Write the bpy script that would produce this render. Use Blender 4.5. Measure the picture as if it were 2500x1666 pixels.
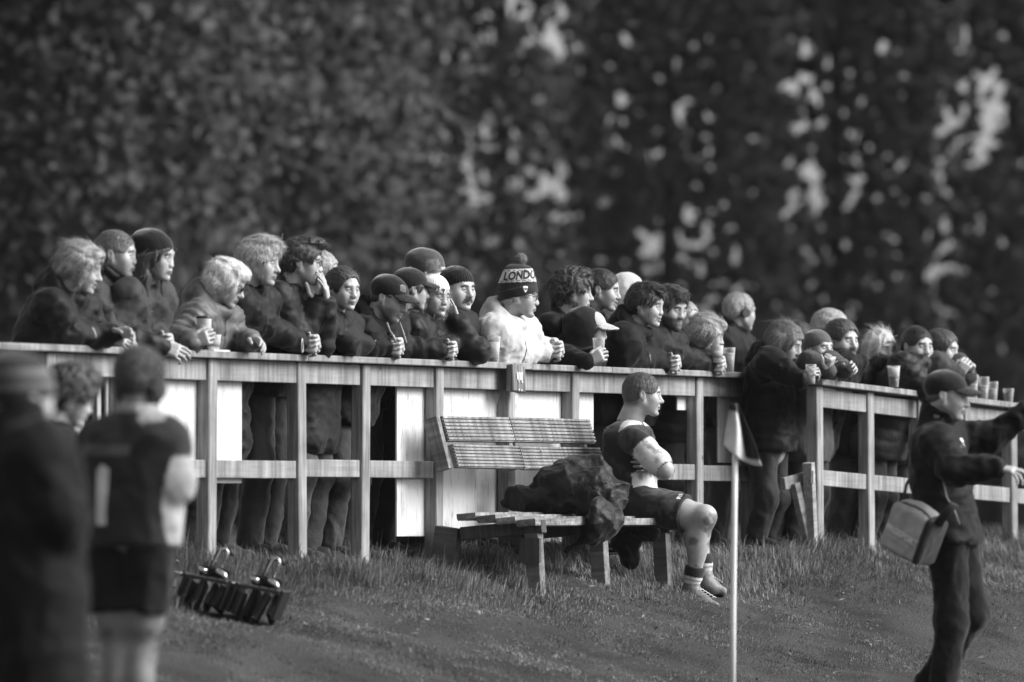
import bpy, bmesh, math, random
import numpy as np
from mathutils import Vector, Matrix, Euler
random.seed(7)
R = math.radians
scene = bpy.context.scene
COL = scene.collection
for _o in list(bpy.data.objects):
    bpy.data.objects.remove(_o)

# ------------------------------------------------------------------ camera, sky, sun, exposure
FPX = 20833.0                     # focal length in pixels of the 2500 px wide photograph (300 mm on full frame)
EYE = 1.10                        # camera height above the pitch
HORIZON = 1240.0
cd = bpy.data.cameras.new('camera'); cam = bpy.data.objects.new('camera', cd); COL.objects.link(cam)
cd.lens = 300.0; cd.sensor_width = 36.0; cd.sensor_fit = 'HORIZONTAL'
cd.clip_start = 0.5; cd.clip_end = 4000.0
cam.location = (0, 0, EYE)
cam.rotation_euler = (R(90) + math.atan((HORIZON - 833.0) / FPX), 0, 0)
cd.dof.use_dof = True; cd.dof.focus_distance = 49.0; cd.dof.aperture_fstop = 2.6; cd.dof.aperture_blades = 0
scene.camera = cam

w = bpy.data.worlds.new("World"); scene.world = w; w.use_nodes = True
nt = w.node_tree; nt.nodes.clear()
SUN_EL, SUN_AZ = R(35), R(97)    # azimuth measured from +Y: a soft veiled sun over the pitch, to the right
sky = nt.nodes.new('ShaderNodeTexSky'); sky.sky_type = 'NISHITA'; sky.sun_disc = False
sky.sun_elevation = SUN_EL; sky.sun_rotation = SUN_AZ; sky.air_density = 1.0; sky.dust_density = 3.0
bw = nt.nodes.new('ShaderNodeRGBToBW')      # the photograph is black and white
bg = nt.nodes.new('ShaderNodeBackground'); bg.inputs['Strength'].default_value = 0.08
wo = nt.nodes.new('ShaderNodeOutputWorld')
nt.links.new(sky.outputs['Color'], bw.inputs['Color']); nt.links.new(bw.outputs['Val'], bg.inputs['Color'])
nt.links.new(bg.outputs['Background'], wo.inputs['Surface'])
ld = bpy.data.lights.new('sun', 'SUN'); ld.energy = 1.85; ld.angle = R(38.0); ld.color = (1.0, 1.0, 1.0)
sun = bpy.data.objects.new('sun', ld); COL.objects.link(sun)
sdir = Vector((math.sin(SUN_AZ) * math.cos(SUN_EL), math.cos(SUN_AZ) * math.cos(SUN_EL), math.sin(SUN_EL)))
sun.rotation_euler = sdir.to_track_quat('Z', 'Y').to_euler()
vs = scene.view_settings
scene.display_settings.display_device = 'sRGB'
vs.view_transform = 'Standard'; vs.look = 'None'; vs.gamma = 1.0; vs.exposure = 1.5; vs.use_curve_mapping = False
scene.render.engine = 'CYCLES'
cy = scene.cycles
cy.use_denoising = True
try: cy.denoiser = 'OPENIMAGEDENOISE'
except Exception: pass
cy.max_bounces = 6; cy.volume_bounces = 1; cy.diffuse_bounces = 3; cy.glossy_bounces = 3; cy.transmission_bounces = 6; cy.transparent_max_bounces = 8
cy.caustics_reflective = False; cy.caustics_refractive = False

# ------------------------------------------------------------------ helpers: objects, meshes, materials
def tag(o, label=None, cat=None, group=None, kind=None):
    if label: o['label'] = label
    if cat: o['category'] = cat
    if group: o['group'] = group
    if kind: o['kind'] = kind
    return o

def empty(name, loc=(0, 0, 0), rz=0.0, parent=None):
    o = bpy.data.objects.new(name, None); COL.objects.link(o)
    o.location = loc; o.rotation_euler = (0, 0, rz); o.empty_display_size = 0.1
    if parent: o.parent = parent
    return o

def link_mesh(name, me, parent=None, mats=(), smooth=False):
    o = bpy.data.objects.new(name, me); COL.objects.link(o)
    for m in mats: me.materials.append(m)
    if parent is not None: o.parent = parent
    if smooth: me.polygons.foreach_set('use_smooth', [True] * len(me.polygons))
    return o

def np_mesh(name, V, Fq, smooth=True):
    """V (n,3); Fq (m,3) or (m,4) int array"""
    V = np.asarray(V, dtype=np.float32); Fq = np.asarray(Fq, dtype=np.int32)
    me = bpy.data.meshes.new(name)
    k = Fq.shape[1]
    me.vertices.add(len(V)); me.vertices.foreach_set('co', V.ravel())
    me.loops.add(Fq.size); me.loops.foreach_set('vertex_index', Fq.ravel())
    me.polygons.add(len(Fq))
    me.polygons.foreach_set('loop_start', np.arange(0, Fq.size, k, dtype=np.int32))
    me.polygons.foreach_set('use_smooth', np.full(len(Fq), smooth))
    me.update(calc_edges=True)
    return me

def from_bm(name, bm, parent=None, mats=(), smooth=False):
    me = bpy.data.meshes.new(name); bm.to_mesh(me); bm.free()
    return link_mesh(name, me, parent, mats, smooth)

def bm_box(bm, size, loc=(0, 0, 0), rot=None, bevel=0.0, mat=0):
    r = bmesh.ops.create_cube(bm, size=1.0)
    vs_ = r['verts']
    M = Matrix.Translation(loc)
    if rot is not None: M = M @ (rot if isinstance(rot, Matrix) else Euler(rot).to_matrix().to_4x4())
    M = M @ Matrix.Diagonal((size[0], size[1], size[2], 1))
    bmesh.ops.transform(bm, matrix=M, verts=vs_)
    fs = {f for v in vs_ for f in v.link_faces}
    for f in fs: f.material_index = mat
    if bevel > 0:
        es = list({e for v in vs_ for e in v.link_edges})
        bmesh.ops.bevel(bm, geom=es, offset=bevel, segments=1, profile=0.5, affect='EDGES')
    return vs_

def bm_tube(bm, pts, radii, seg=10, cap=True, mat=0, flat=None):
    pts = [Vector(p) for p in pts]
    if not hasattr(radii, '__len__'): radii = [radii] * len(pts)
    rings = []; up = None
    for i, p in enumerate(pts):
        d = (pts[min(i + 1, len(pts) - 1)] - pts[max(i - 1, 0)]).normalized()
        if up is None:
            up = Vector((0, 0, 1)) if abs(d.z) < 0.9 else Vector((0, 1, 0))
        a = d.cross(up).normalized(); b = a.cross(d).normalized(); up = b
        ra = radii[i]; rb = ra if flat is None else ra * flat
        rings.append([bm.verts.new(p + a * (ra * math.cos(2 * math.pi * k / seg)) + b * (rb * math.sin(2 * math.pi * k / seg))) for k in range(seg)])
    for i in range(len(rings) - 1):
        for k in range(seg):
            f = bm.faces.new((rings[i][k], rings[i][(k + 1) % seg], rings[i + 1][(k + 1) % seg], rings[i + 1][k]))
            f.material_index = mat; f.smooth = True
    if cap:
        for rg, rev in ((rings[0], False), (rings[-1], True)):
            try:
                f = bm.faces.new(rg if rev else rg[::-1]); f.material_index = mat
            except ValueError: pass
    return rings

def bm_lathe(bm, prof, seg=24, loc=(0, 0, 0), mat=0):
    loc = Vector(loc); rings = []
    for r, z in prof:
        if r < 1e-5: rings.append([bm.verts.new(loc + Vector((0, 0, z)))])
        else: rings.append([bm.verts.new(loc + Vector((r * math.cos(2 * math.pi * k / seg), r * math.sin(2 * math.pi * k / seg), z))) for k in range(seg)])
    for i in range(len(rings) - 1):
        A, B = rings[i], rings[i + 1]
        for k in range(seg):
            k2 = (k + 1) % seg
            if len(A) == 1 and len(B) == 1: continue
            if len(A) == 1: f = bm.faces.new((A[0], B[k2], B[k]))
            elif len(B) == 1: f = bm.faces.new((A[k], A[k2], B[0]))
            else: f = bm.faces.new((A[k], A[k2], B[k2], B[k]))
            f.smooth = True; f.material_index = mat

MATS = {}
def new_mat(name):
    m = bpy.data.materials.new(name); m.use_nodes = True
    n = m.node_tree; b = n.nodes.get('Principled BSDF')
    return m, n, b

def grey(v): return (v, v, v, 1)

def mat_fabric(tone, rough=0.85, bump=0.3, scale=60, sheen=0.3, var=0.25, name='fabric'):
    tone = tone * (0.42 if tone < .03 else 0.85 if tone < .12 else 1.0)
    var = var if tone < .2 else .07
    key = ('f', tone, rough, bump, scale, sheen, var)
    if key in MATS: return MATS[key]
    m, n, b = new_mat(name)
    tc = n.nodes.new('ShaderNodeTexCoord')
    no = n.nodes.new('ShaderNodeTexNoise'); no.inputs['Scale'].default_value = scale; no.inputs['Detail'].default_value = 6
    n2 = n.nodes.new('ShaderNodeTexNoise'); n2.inputs['Scale'].default_value = 7; n2.inputs['Detail'].default_value = 4
    n.links.new(tc.outputs['Object'], no.inputs['Vector']); n.links.new(tc.outputs['Object'], n2.inputs['Vector'])
    mr = n.nodes.new('ShaderNodeMapRange'); mr.inputs['From Min'].default_value = 0.3; mr.inputs['From Max'].default_value = 0.7
    mr.inputs['To Min'].default_value = tone * (1 - var); mr.inputs['To Max'].default_value = tone * (1 + var)
    n.links.new(n2.outputs['Fac'], mr.inputs['Value']); n.links.new(mr.outputs['Result'], b.inputs['Base Color'])
    b.inputs['Roughness'].default_value = rough
    b.inputs['Specular IOR Level'].default_value = 0.2 if rough > .6 else 0.28
    b.inputs['Sheen Weight'].default_value = sheen; b.inputs['Sheen Roughness'].default_value = 0.4
    bp = n.nodes.new('ShaderNodeBump'); bp.inputs['Strength'].default_value = bump; bp.inputs['Distance'].default_value = 0.012
    ad = n.nodes.new('ShaderNodeMath'); ad.operation = 'MULTIPLY_ADD'; ad.inputs[1].default_value = 0.35
    n.links.new(no.outputs['Fac'], ad.inputs[0])
    n3 = n.nodes.new('ShaderNodeTexNoise'); n3.inputs['Scale'].default_value = 13; n3.inputs['Detail'].default_value = 3; n3.inputs['Distortion'].default_value = 1.2
    n.links.new(tc.outputs['Object'], n3.inputs['Vector']); n.links.new(n3.outputs['Fac'], ad.inputs[2])
    n.links.new(ad.outputs[0], bp.inputs['Height']); n.links.new(bp.outputs['Normal'], b.inputs['Normal'])
    MATS[key] = m; return m

def mat_plain(tone, rough=0.5, metal=0.0, name='paint', spec=0.5, bump=0.0, coat=0.0):
    key = ('p', tone, rough, metal, spec, bump, coat)
    if key in MATS: return MATS[key]
    m, n, b = new_mat(name)
    tc = n.nodes.new('ShaderNodeTexCoord')
    no = n.nodes.new('ShaderNodeTexNoise'); no.inputs['Scale'].default_value = 25; no.inputs['Detail'].default_value = 5
    n.links.new(tc.outputs['Object'], no.inputs['Vector'])
    mr = n.nodes.new('ShaderNodeMapRange'); mr.inputs['To Min'].default_value = tone * 0.85; mr.inputs['To Max'].default_value = tone * 1.15
    n.links.new(no.outputs['Fac'], mr.inputs['Value']); n.links.new(mr.outputs['Result'], b.inputs['Base Color'])
    b.inputs['Roughness'].default_value = rough; b.inputs['Metallic'].default_value = metal
    b.inputs['Specular IOR Level'].default_value = spec; b.inputs['Coat Weight'].default_value = coat
    if bump:
        bp = n.nodes.new('ShaderNodeBump'); bp.inputs['Strength'].default_value = bump; bp.inputs['Distance'].default_value = 0.01
        n.links.new(no.outputs['Fac'], bp.inputs['Height']); n.links.new(bp.outputs['Normal'], b.inputs['Normal'])
    MATS[key] = m; return m

def mat_wood(axis, tone, contrast=0.35, stain=0.5, name='wood'):
    """timber with the grain along one object axis, knots and vertical water stains"""
    key = ('w', axis, tone, contrast, stain)
    if key in MATS: return MATS[key]
    m, n, b = new_mat(name)
    tc = n.nodes.new('ShaderNodeTexCoord'); oi = n.nodes.new('ShaderNodeObjectInfo')
    off = n.nodes.new('ShaderNodeVectorMath'); off.operation = 'MULTIPLY_ADD'
    cx = n.nodes.new('ShaderNodeCombineXYZ')
    for k in range(3): n.links.new(oi.outputs['Random'], cx.inputs[k])
    n.links.new(cx.outputs[0], off.inputs[0]); off.inputs[1].default_value = (13, 29, 47)
    n.links.new(tc.outputs['Object'], off.inputs[2])
    mp = n.nodes.new('ShaderNodeMapping'); s = [55, 55, 55]; s[axis] = 2.5; mp.inputs['Scale'].default_value = s
    n.links.new(off.outputs[0], mp.inputs['Vector'])
    g = n.nodes.new('ShaderNodeTexNoise'); g.inputs['Scale'].default_value = 1.0; g.inputs['Detail'].default_value = 6; g.inputs['Distortion'].default_value = 0.6
    n.links.new(mp.outputs[0], g.inputs['Vector'])
    # water stains run downwards on every timber
    mp2 = n.nodes.new('ShaderNodeMapping'); mp2.inputs['Scale'].default_value = (26, 26, 2.2)
    n.links.new(off.outputs[0], mp2.inputs['Vector'])
    st = n.nodes.new('ShaderNodeTexNoise'); st.inputs['Scale'].default_value = 1.0; st.inputs['Detail'].default_value = 4
    n.links.new(mp2.outputs[0], st.inputs['Vector'])
    bl = n.nodes.new('ShaderNodeTexNoise'); bl.inputs['Scale'].default_value = 5.0; bl.inputs['Detail'].default_value = 5
    n.links.new(off.outputs[0], bl.inputs['Vector'])
    kn = n.nodes.new('ShaderNodeTexVoronoi'); kn.inputs['Scale'].default_value = 4.2
    n.links.new(off.outputs[0], kn.inputs['Vector'])
    kr = n.nodes.new('ShaderNodeMapRange'); kr.inputs['From Min'].default_value = 0.03; kr.inputs['From Max'].default_value = 0.09
    kr.inputs['To Min'].default_value = 0.35; kr.inputs['To Max'].default_value = 1.0
    n.links.new(kn.outputs['Distance'], kr.inputs['Value'])
    def rng(node, lo, hi, a=0.3, c=0.7):
        r = n.nodes.new('ShaderNodeMapRange'); r.inputs['From Min'].default_value = a; r.inputs['From Max'].default_value = c
        r.inputs['To Min'].default_value = lo; r.inputs['To Max'].default_value = hi
        n.links.new(node.outputs['Fac'], r.inputs['Value']); return r
    r1 = rng(g, 1 - contrast, 1 + contrast); r2 = rng(st, 1 - stain, 1 + stain * 0.5); r3 = rng(bl, 0.72, 1.22)
    def mul(a, c):
        x = n.nodes.new('ShaderNodeMath'); x.operation = 'MULTIPLY'; n.links.new(a, x.inputs[0])
        if isinstance(c, float): x.inputs[1].default_value = c
        else: n.links.new(c, x.inputs[1])
        return x.outputs[0]
    v = mul(mul(mul(mul(r1.outputs[0], r2.outputs[0]), r3.outputs[0]), kr.outputs[0]), float(tone))
    n.links.new(v, b.inputs['Base Color'])
    b.inputs['Roughness'].default_value = 0.8; b.inputs['Specular IOR Level'].default_value = 0.25
    bp = n.nodes.new('ShaderNodeBump'); bp.inputs['Strength'].default_value = 0.5; bp.inputs['Distance'].default_value = 0.004
    n.links.new(g.outputs['Fac'], bp.inputs['Height']); n.links.new(bp.outputs['Normal'], b.inputs['Normal'])
    MATS[key] = m; return m

def mat_panel():
    m, n, b = new_mat('weathered white board')
    tc = n.nodes.new('ShaderNodeTexCoord'); oi = n.nodes.new('ShaderNodeObjectInfo')
    cx = n.nodes.new('ShaderNodeCombineXYZ'); n.links.new(oi.outputs['Random'], cx.inputs[0])
    off = n.nodes.new('ShaderNodeVectorMath'); off.operation = 'MULTIPLY_ADD'; off.inputs[1].default_value = (40, 40, 40)
    n.links.new(cx.outputs[0], off.inputs[0]); n.links.new(tc.outputs['Object'], off.inputs[2])
    mp = n.nodes.new('ShaderNodeMapping'); mp.inputs['Scale'].default_value = (9, 9, 0.9)
    n.links.new(off.outputs[0], mp.inputs['Vector'])
    a = n.nodes.new('ShaderNodeTexNoise'); a.inputs['Scale'].default_value = 1.6; a.inputs['Detail'].default_value = 7; a.inputs['Roughness'].default_value = 0.7
    n.links.new(mp.outputs[0], a.inputs['Vector'])
    mp2 = n.nodes.new('ShaderNodeMapping'); mp2.inputs['Scale'].default_value = (60, 60, 8)
    n.links.new(off.outputs[0], mp2.inputs['Vector'])
    c = n.nodes.new('ShaderNodeTexNoise'); c.inputs['Scale'].default_value = 1.5; c.inputs['Detail'].default_value = 5
    n.links.new(mp2.outputs[0], c.inputs['Vector'])
    mu = n.nodes.new('ShaderNodeMath'); mu.operation = 'MULTIPLY'; n.links.new(a.outputs['Fac'], mu.inputs[0]); n.links.new(c.outputs['Fac'], mu.inputs[1])
    cr = n.nodes.new('ShaderNodeValToRGB'); e = cr.color_ramp.elements
    e[0].position = 0.24; e[0].color = grey(0.56); e[1].position = 0.43; e[1].color = grey(0.14)
    x = e.new(0.325); x.color = grey(0.46)
    n.links.new(mu.outputs[0], cr.inputs['Fac']); n.links.new(cr.outputs['Color'], b.inputs['Base Color'])
    b.inputs['Roughness'].default_value = 0.55
    return m

# ------------------------------------------------------------------ the place: fence line frame
O = np.array([-1.624, 45.4]); ZF = 0.81            # foot of the first full post, level of the bank top
FD = np.array([0.391, 0.9204]); FD /= np.linalg.norm(FD)   # along the fence, away from the camera
FN = np.array([FD[1], -FD[0]])                     # towards the pitch
def ST(s, t, z=0.0): p = O + s * FD + t * FN; return Vector((p[0], p[1], z))
def world_of(px, py, t):
    """the point where the sight line of a photograph pixel meets the plane t metres in front of the fence line"""
    a = (px - 1250.0) / FPX
    Y = (t + O @ FN) / (a * FN[0] + FN[1])
    return Vector((a * Y, Y, EYE + (HORIZON - py) / FPX * Y))
def at_depth(px, py, Y): return Vector(((px - 1250.0) / FPX * Y, Y, EYE + (HORIZON - py) / FPX * Y))
def smooth(x, a, b):
    u = np.clip((x - a) / (b - a), 0, 1); return u * u * (3 - 2 * u)
def to_st(X, Y):
    dx, dy = X - O[0], Y - O[1]
    return dx * FD[0] + dy * FD[1], dx * FN[0] + dy * FN[1]
_rl = np.random.RandomState(3)
_ph = _rl.rand(24, 4)
def lumps(X, Y):
    z = 0
    for i in range(12):
        f = 0.8 * 1.42 ** (i * 0.75); a = _ph[i, 0] * 6.28
        z = z + 0.030 / (1 + 0.55 * i) * np.sin(f * (X * math.cos(a) + Y * math.sin(a)) * 1.9 + _ph[i, 1] * 6.28) * np.sin(f * (Y * math.cos(a) - X * math.sin(a)) * 1.3 + _ph[i, 2] * 6.28)
    return z
def ground_z(X, Y):
    X = np.asarray(X, dtype=float); Y = np.asarray(Y, dtype=float)
    s, t = to_st(X, Y)
    tt = t - 0.5 * smooth(s, 5.2, 7.4)
    prof = 0.81 * (1 - smooth(tt, -0.6, 3.6))
    prof = prof + 0.06 * np.exp(-((tt - 0.02) / 0.35) ** 2)
    k = smooth(tt, -0.9, 0.3) * (0.35 + 0.65 * (1 - smooth(tt, 3.4, 4.6)))
    return prof + lumps(X, Y) * (0.25 + k)
def gz(p): return float(ground_z(p[0], p[1]))

# ------------------------------------------------------------------ ground
def mat_ground():
    m, n, b = new_mat('turf')
    tc = n.nodes.new('ShaderNodeTexCoord')
    a = n.nodes.new('ShaderNodeTexNoise'); a.inputs['Scale'].default_value = 2.2; a.inputs['Detail'].default_value = 8
    c = n.nodes.new('ShaderNodeTexNoise'); c.inputs['Scale'].default_value = 70; c.inputs['Detail'].default_value = 4
    n.links.new(tc.outputs['Object'], a.inputs['Vector']); n.links.new(tc.outputs['Object'], c.inputs['Vector'])
    mu = n.nodes.new('ShaderNodeMath'); mu.operation = 'MULTIPLY'; n.links.new(a.outputs['Fac'], mu.inputs[0]); n.links.new(c.outputs['Fac'], mu.inputs[1])
    mr = n.nodes.new('ShaderNodeMapRange'); mr.inputs['From Min'].default_value = 0.12; mr.inputs['From Max'].default_value = 0.4
    mr.inputs['To Min'].default_value = 0.02; mr.inputs['To Max'].default_value = 0.075
    n.links.new(mu.outputs[0], mr.inputs['Value']); n.links.new(mr.outputs[0], b.inputs['Base Color'])
    b.inputs['Roughness'].default_value = 0.95; b.inputs['Specular IOR Level'].default_value = 0.1
    bp = n.nodes.new('ShaderNodeBump'); bp.inputs['Strength'].default_value = 0.6; bp.inputs['Distance'].default_value = 0.03
    n.links.new(c.outputs['Fac'], bp.inputs['Height']); n.links.new(bp.outputs['Normal'], b.inputs['Normal'])
    return m
def axis_steps(lo, hi, fine_lo, fine_hi, step, grow=1.35):
    a = list(np.arange(fine_lo, fine_hi + 1e-6, step))
    x, d = fine_lo, step
    while x > lo: d *= grow; x -= d; a.insert(0, max(x, lo))
    x, d = a[-1], step
    while x < hi: d *= grow; x += d; a.append(min(x, hi))
    return np.array(a)
gx = axis_steps(-900, 900, -6, 9, 0.10); gy = axis_steps(-60, 2500, 33, 66, 0.14)
GX, GY = np.meshgrid(gx, gy, indexing='ij')
V = np.stack([GX, GY, ground_z(GX, GY)], -1).reshape(-1, 3)
ny = len(gy); i, j = np.meshgrid(np.arange(len(gx) - 1), np.arange(ny - 1), indexing='ij'); q = (i * ny + j).ravel()
ground = link_mesh('ground', np_mesh('ground', V, np.stack([q, q + ny, q + ny + 1, q + 1], -1)), None, [mat_ground()])
ground['kind'] = 'structure'

# ------------------------------------------------------------------ grass blades
def mat_grass():
    m, n, b = new_mat('grass blades')
    g = n.nodes.new('ShaderNodeNewGeometry')
    tc = n.nodes.new('ShaderNodeTexCoord')
    a = n.nodes.new('ShaderNodeTexNoise'); a.inputs['Scale'].default_value = 1.6; a.inputs['Detail'].default_value = 6
    n.links.new(tc.outputs['Object'], a.inputs['Vector'])
    mr = n.nodes.new('ShaderNodeMapRange'); mr.inputs['To Min'].default_value = 0.05; mr.inputs['To Max'].default_value = 0.25
    mx = n.nodes.new('ShaderNodeMath'); mx.operation = 'MULTIPLY'
    m2 = n.nodes.new('ShaderNodeMapRange'); m2.inputs['From Min'].default_value = 0.3; m2.inputs['From Max'].default_value = 0.7
    m2.inputs['To Min'].default_value = 0.4; m2.inputs['To Max'].default_value = 1.45
    n.links.new(g.outputs['Random Per Island'], mr.inputs['Value']); n.links.new(a.outputs['Fac'], m2.inputs['Value'])
    n.links.new(mr.outputs[0], mx.inputs[0]); n.links.new(m2.outputs[0], mx.inputs[1]); n.links.new(mx.outputs[0], b.inputs['Base Color'])
    b.inputs['Roughness'].default_value = 0.6; b.inputs['Specular IOR Level'].default_value = 0.25
    tr = n.nodes.new('ShaderNodeBsdfTranslucent'); n.links.new(mx.outputs[0], tr.inputs['Color'])
    ms = n.nodes.new('ShaderNodeMixShader'); ms.inputs[0].default_value = 0.3
    out = n.nodes.get('Material Output')
    n.links.new(b.outputs[0], ms.inputs[1]); n.links.new(tr.outputs[0], ms.inputs[2]); n.links.new(ms.outputs[0], out.inputs['Surface'])
    return m
def blades(N, slo, shi, tlo, thi, hfun, width, seed, keep=None):
    r = np.random.RandomState(seed)
    s = r.uniform(slo, shi, N); t = r.uniform(tlo, thi, N)
    P = O[None, :] + s[:, None] * FD + t[:, None] * FN
    if keep is not None:
        kk = keep(P[:, 0], P[:, 1], r); P, s, t = P[kk], s[kk], t[kk]
    n = len(P)
    h = hfun(s, t, P[:, 0], P[:, 1]) * r.lognormal(0, 0.35, n)
    az = r.uniform(0, 6.283, n); wz = az + 1.57
    flow = 2.2 * np.sin(P[:, 0] * 1.3 + 1.0) + 1.7 * np.sin(P[:, 1] * 0.9)
    la = flow + r.normal(0, 0.9, n); lean = np.clip(r.normal(0.55, 0.3, n), 0.05, 1.3)
    z0 = ground_z(P[:, 0], P[:, 1]) - 0.005
    D = np.stack([np.cos(la), np.sin(la)], -1); Wd = np.stack([np.cos(wz), np.sin(wz)], -1) * (width * 0.5)
    V = np.zeros((n, 5, 3), np.float32)
    m1 = P + D * (h * lean * 0.30)[:, None]; tip = P + D * (h * lean)[:, None]
    V[:, 0, :2] = P - Wd; V[:, 1, :2] = P + Wd; V[:, 2, :2] = m1 - Wd * 0.75; V[:, 3, :2] = m1 + Wd * 0.75; V[:, 4, :2] = tip
    V[:, 0, 2] = z0; V[:, 1, 2] = z0; V[:, 2, 2] = z0 + h * 0.6; V[:, 3, 2] = z0 + h * 0.6
    V[:, 4, 2] = z0 + h * (1.05 - 0.45 * lean)
    b = np.arange(n)[:, None] * 5
    F = np.concatenate([b + np.array([[0, 1, 3]]), b + np.array([[0, 3, 2]]), b + np.array([[2, 3, 4]])])
    return V.reshape(-1, 3), F
def in_view(X, Y, r, mr=0.015):
    a = X / Y; s_, t_ = to_st(X, Y)
    worn = (np.sin(X * 4.1 + 1.3 * np.sin(Y * 2.2)) * np.sin(Y * 3.3 + X) > .15) & (t_ > 1.5) & (X > .4)     # trodden patches towards the pitch
    return (np.abs(a) < 0.06 + mr) & (~worn | (r.rand(len(X)) < .4))
def h_bank(s, t, X, Y):
    long_ = 0.032 + 0.052 * np.exp(-((t - 0.15 - 0.5 * smooth(s, 5.2, 7.4)) / 0.45) ** 2)
    patch = 0.75 + 0.35 * np.sin(X * 3.1 + 0.5) * np.sin(Y * 2.3 + X) + 0.35 * np.sin(X * 7.3 + Y * 2.0) * np.sin(Y * 5.1 - X * 1.7)
    near = 1 - 0.5 * smooth(t, 0.7, 1.4)
    return long_ * patch * near
gv1, gf1 = blades(290000, -4.5, 11.5, -0.4, 4.8, h_bank, 0.0055, 11, keep=in_view)
gv2, gf2 = blades(60000, -3.0, 11, -9.0, -0.4, lambda s, t, X, Y: 0.045, 0.008, 12, keep=in_view)
gv3, gf3 = blades(17000, -2.5, 10, -0.25, 0.75, lambda s, t, X, Y: 0.085 + 0 * s, 0.006, 13, keep=lambda X, Y, r: in_view(X, Y, r) & (np.sin(X * 5.3) * np.sin(Y * 3.7 + 1) > 0.05))
gv = np.concatenate([gv1, gv2, gv3]); gf = np.concatenate([gf1, gf2 + len(gv1), gf3 + len(gv1) + len(gv2)])
grass = link_mesh('grass', np_mesh('grass', gv, gf, smooth=False), None, [mat_grass()])
tag(grass, 'rough tufted grass covering the bank and the field behind the fence', 'grass', kind='stuff')

# dead leaves and straw scattered in the turf
_r = np.random.RandomState(77); _n = 450
_s, _t = _r.uniform(-2.5, 10, _n), _r.uniform(-.3, 3.6, _n); _P = O[None] + _s[:, None] * FD + _t[:, None] * FN
_V = np.stack([_P[:, 0], _P[:, 1], ground_z(_P[:, 0], _P[:, 1]) + _r.uniform(.02, .05, _n)], -1)
_u = _r.normal(size=(_n, 3)) * [1, 1, .35]; _u /= np.linalg.norm(_u, axis=1)[:, None]; _v = np.cross(_u, _r.normal(size=(_n, 3)) * [.3, .3, 1]); _v /= np.linalg.norm(_v, axis=1)[:, None]
_l = _r.uniform(.008, .024, _n)[:, None]; _q = np.stack([_V - _u * _l, _V - _v * _l * .35, _V + _u * _l, _V + _v * _l * .35], 1).reshape(-1, 3)
dl = link_mesh('dead_leaves', np_mesh('dead_leaves', _q, np.arange(_n * 4).reshape(-1, 4), smooth=False), None, [mat_plain(.18, .8, name='dead leaf')])
tag(dl, 'pale dead leaves and straw scattered through the grass', 'leaves', kind='stuff')

# ------------------------------------------------------------------ trees
def mat_leaf(lo, hi, transl=0.35, rough=0.55):
    m, n, b = new_mat('leaves')
    g = n.nodes.new('ShaderNodeNewGeometry')
    mr = n.nodes.new('ShaderNodeMapRange'); mr.inputs['To Min'].default_value = lo; mr.inputs['To Max'].default_value = hi
    n.links.new(g.outputs['Random Per Island'], mr.inputs['Value']); n.links.new(mr.outputs[0], b.inputs['Base Color'])
    b.inputs['Roughness'].default_value = rough; b.inputs['Specular IOR Level'].default_value = 0.2
    tr = n.nodes.new('ShaderNodeBsdfTranslucent'); n.links.new(mr.outputs[0], tr.inputs['Color'])
    # foliage shades by the mass of the crown: each leaf's normal is turned towards the outside of its tree
    tc = n.nodes.new('ShaderNodeTexCoord'); fl = n.nodes.new('ShaderNodeVectorMath'); fl.operation = 'MULTIPLY'; fl.inputs[1].default_value = (1, 1, 0)
    nz = n.nodes.new('ShaderNodeVectorMath'); nz.operation = 'NORMALIZE'; up = n.nodes.new('ShaderNodeVectorMath'); up.operation = 'ADD'; up.inputs[1].default_value = (0, 0, .45)
    ml = n.nodes.new('ShaderNodeVectorMath'); ml.operation = 'MULTIPLY_ADD'; ml.inputs[1].default_value = (.28, .28, .28); n2 = n.nodes.new('ShaderNodeVectorMath'); n2.operation = 'NORMALIZE'
    n.links.new(tc.outputs['Object'], fl.inputs[0]); n.links.new(fl.outputs[0], nz.inputs[0]); n.links.new(nz.outputs[0], up.inputs[0])
    n.links.new(g.outputs['Normal'], ml.inputs[0]); n.links.new(up.outputs[0], ml.inputs[2]); n.links.new(ml.outputs[0], n2.inputs[0])
    n.links.new(n2.outputs[0], b.inputs['Normal']); n.links.new(n2.outputs[0], tr.inputs['Normal'])
    ms = n.nodes.new('ShaderNodeMixShader'); ms.inputs[0].default_value = transl
    out = n.nodes.get('Material Output')
    n.links.new(b.outputs[0], ms.inputs[1]); n.links.new(tr.outputs[0], ms.inputs[2]); n.links.new(ms.outputs[0], out.inputs['Surface'])
    return m
BARK = mat_plain(0.06, 0.9, name='bark', bump=0.6)
LEAF_DARK = mat_leaf(0.09, 0.145, 0.55); LEAF_MID = mat_leaf(0.075, 0.105, 0.55)

def leaf_quads(P, size, r, upness=0.0):
    n = len(P); u = r.normal(size=(n, 3)); u /= np.linalg.norm(u, axis=1)[:, None]
    v = r.normal(size=(n, 3)); v -= (v * u).sum(1)[:, None] * u; v /= np.linalg.norm(v, axis=1)[:, None]
    s = size * r.uniform(0.6, 1.3, n)[:, None]; u *= s; v *= s * 0.7
    V = np.stack([P - u, P - v, P + u, P + v], 1).reshape(-1, 3)
    b = np.arange(n)[:, None] * 4
    return V, b + np.array([[0, 1, 2, 3]])

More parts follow.
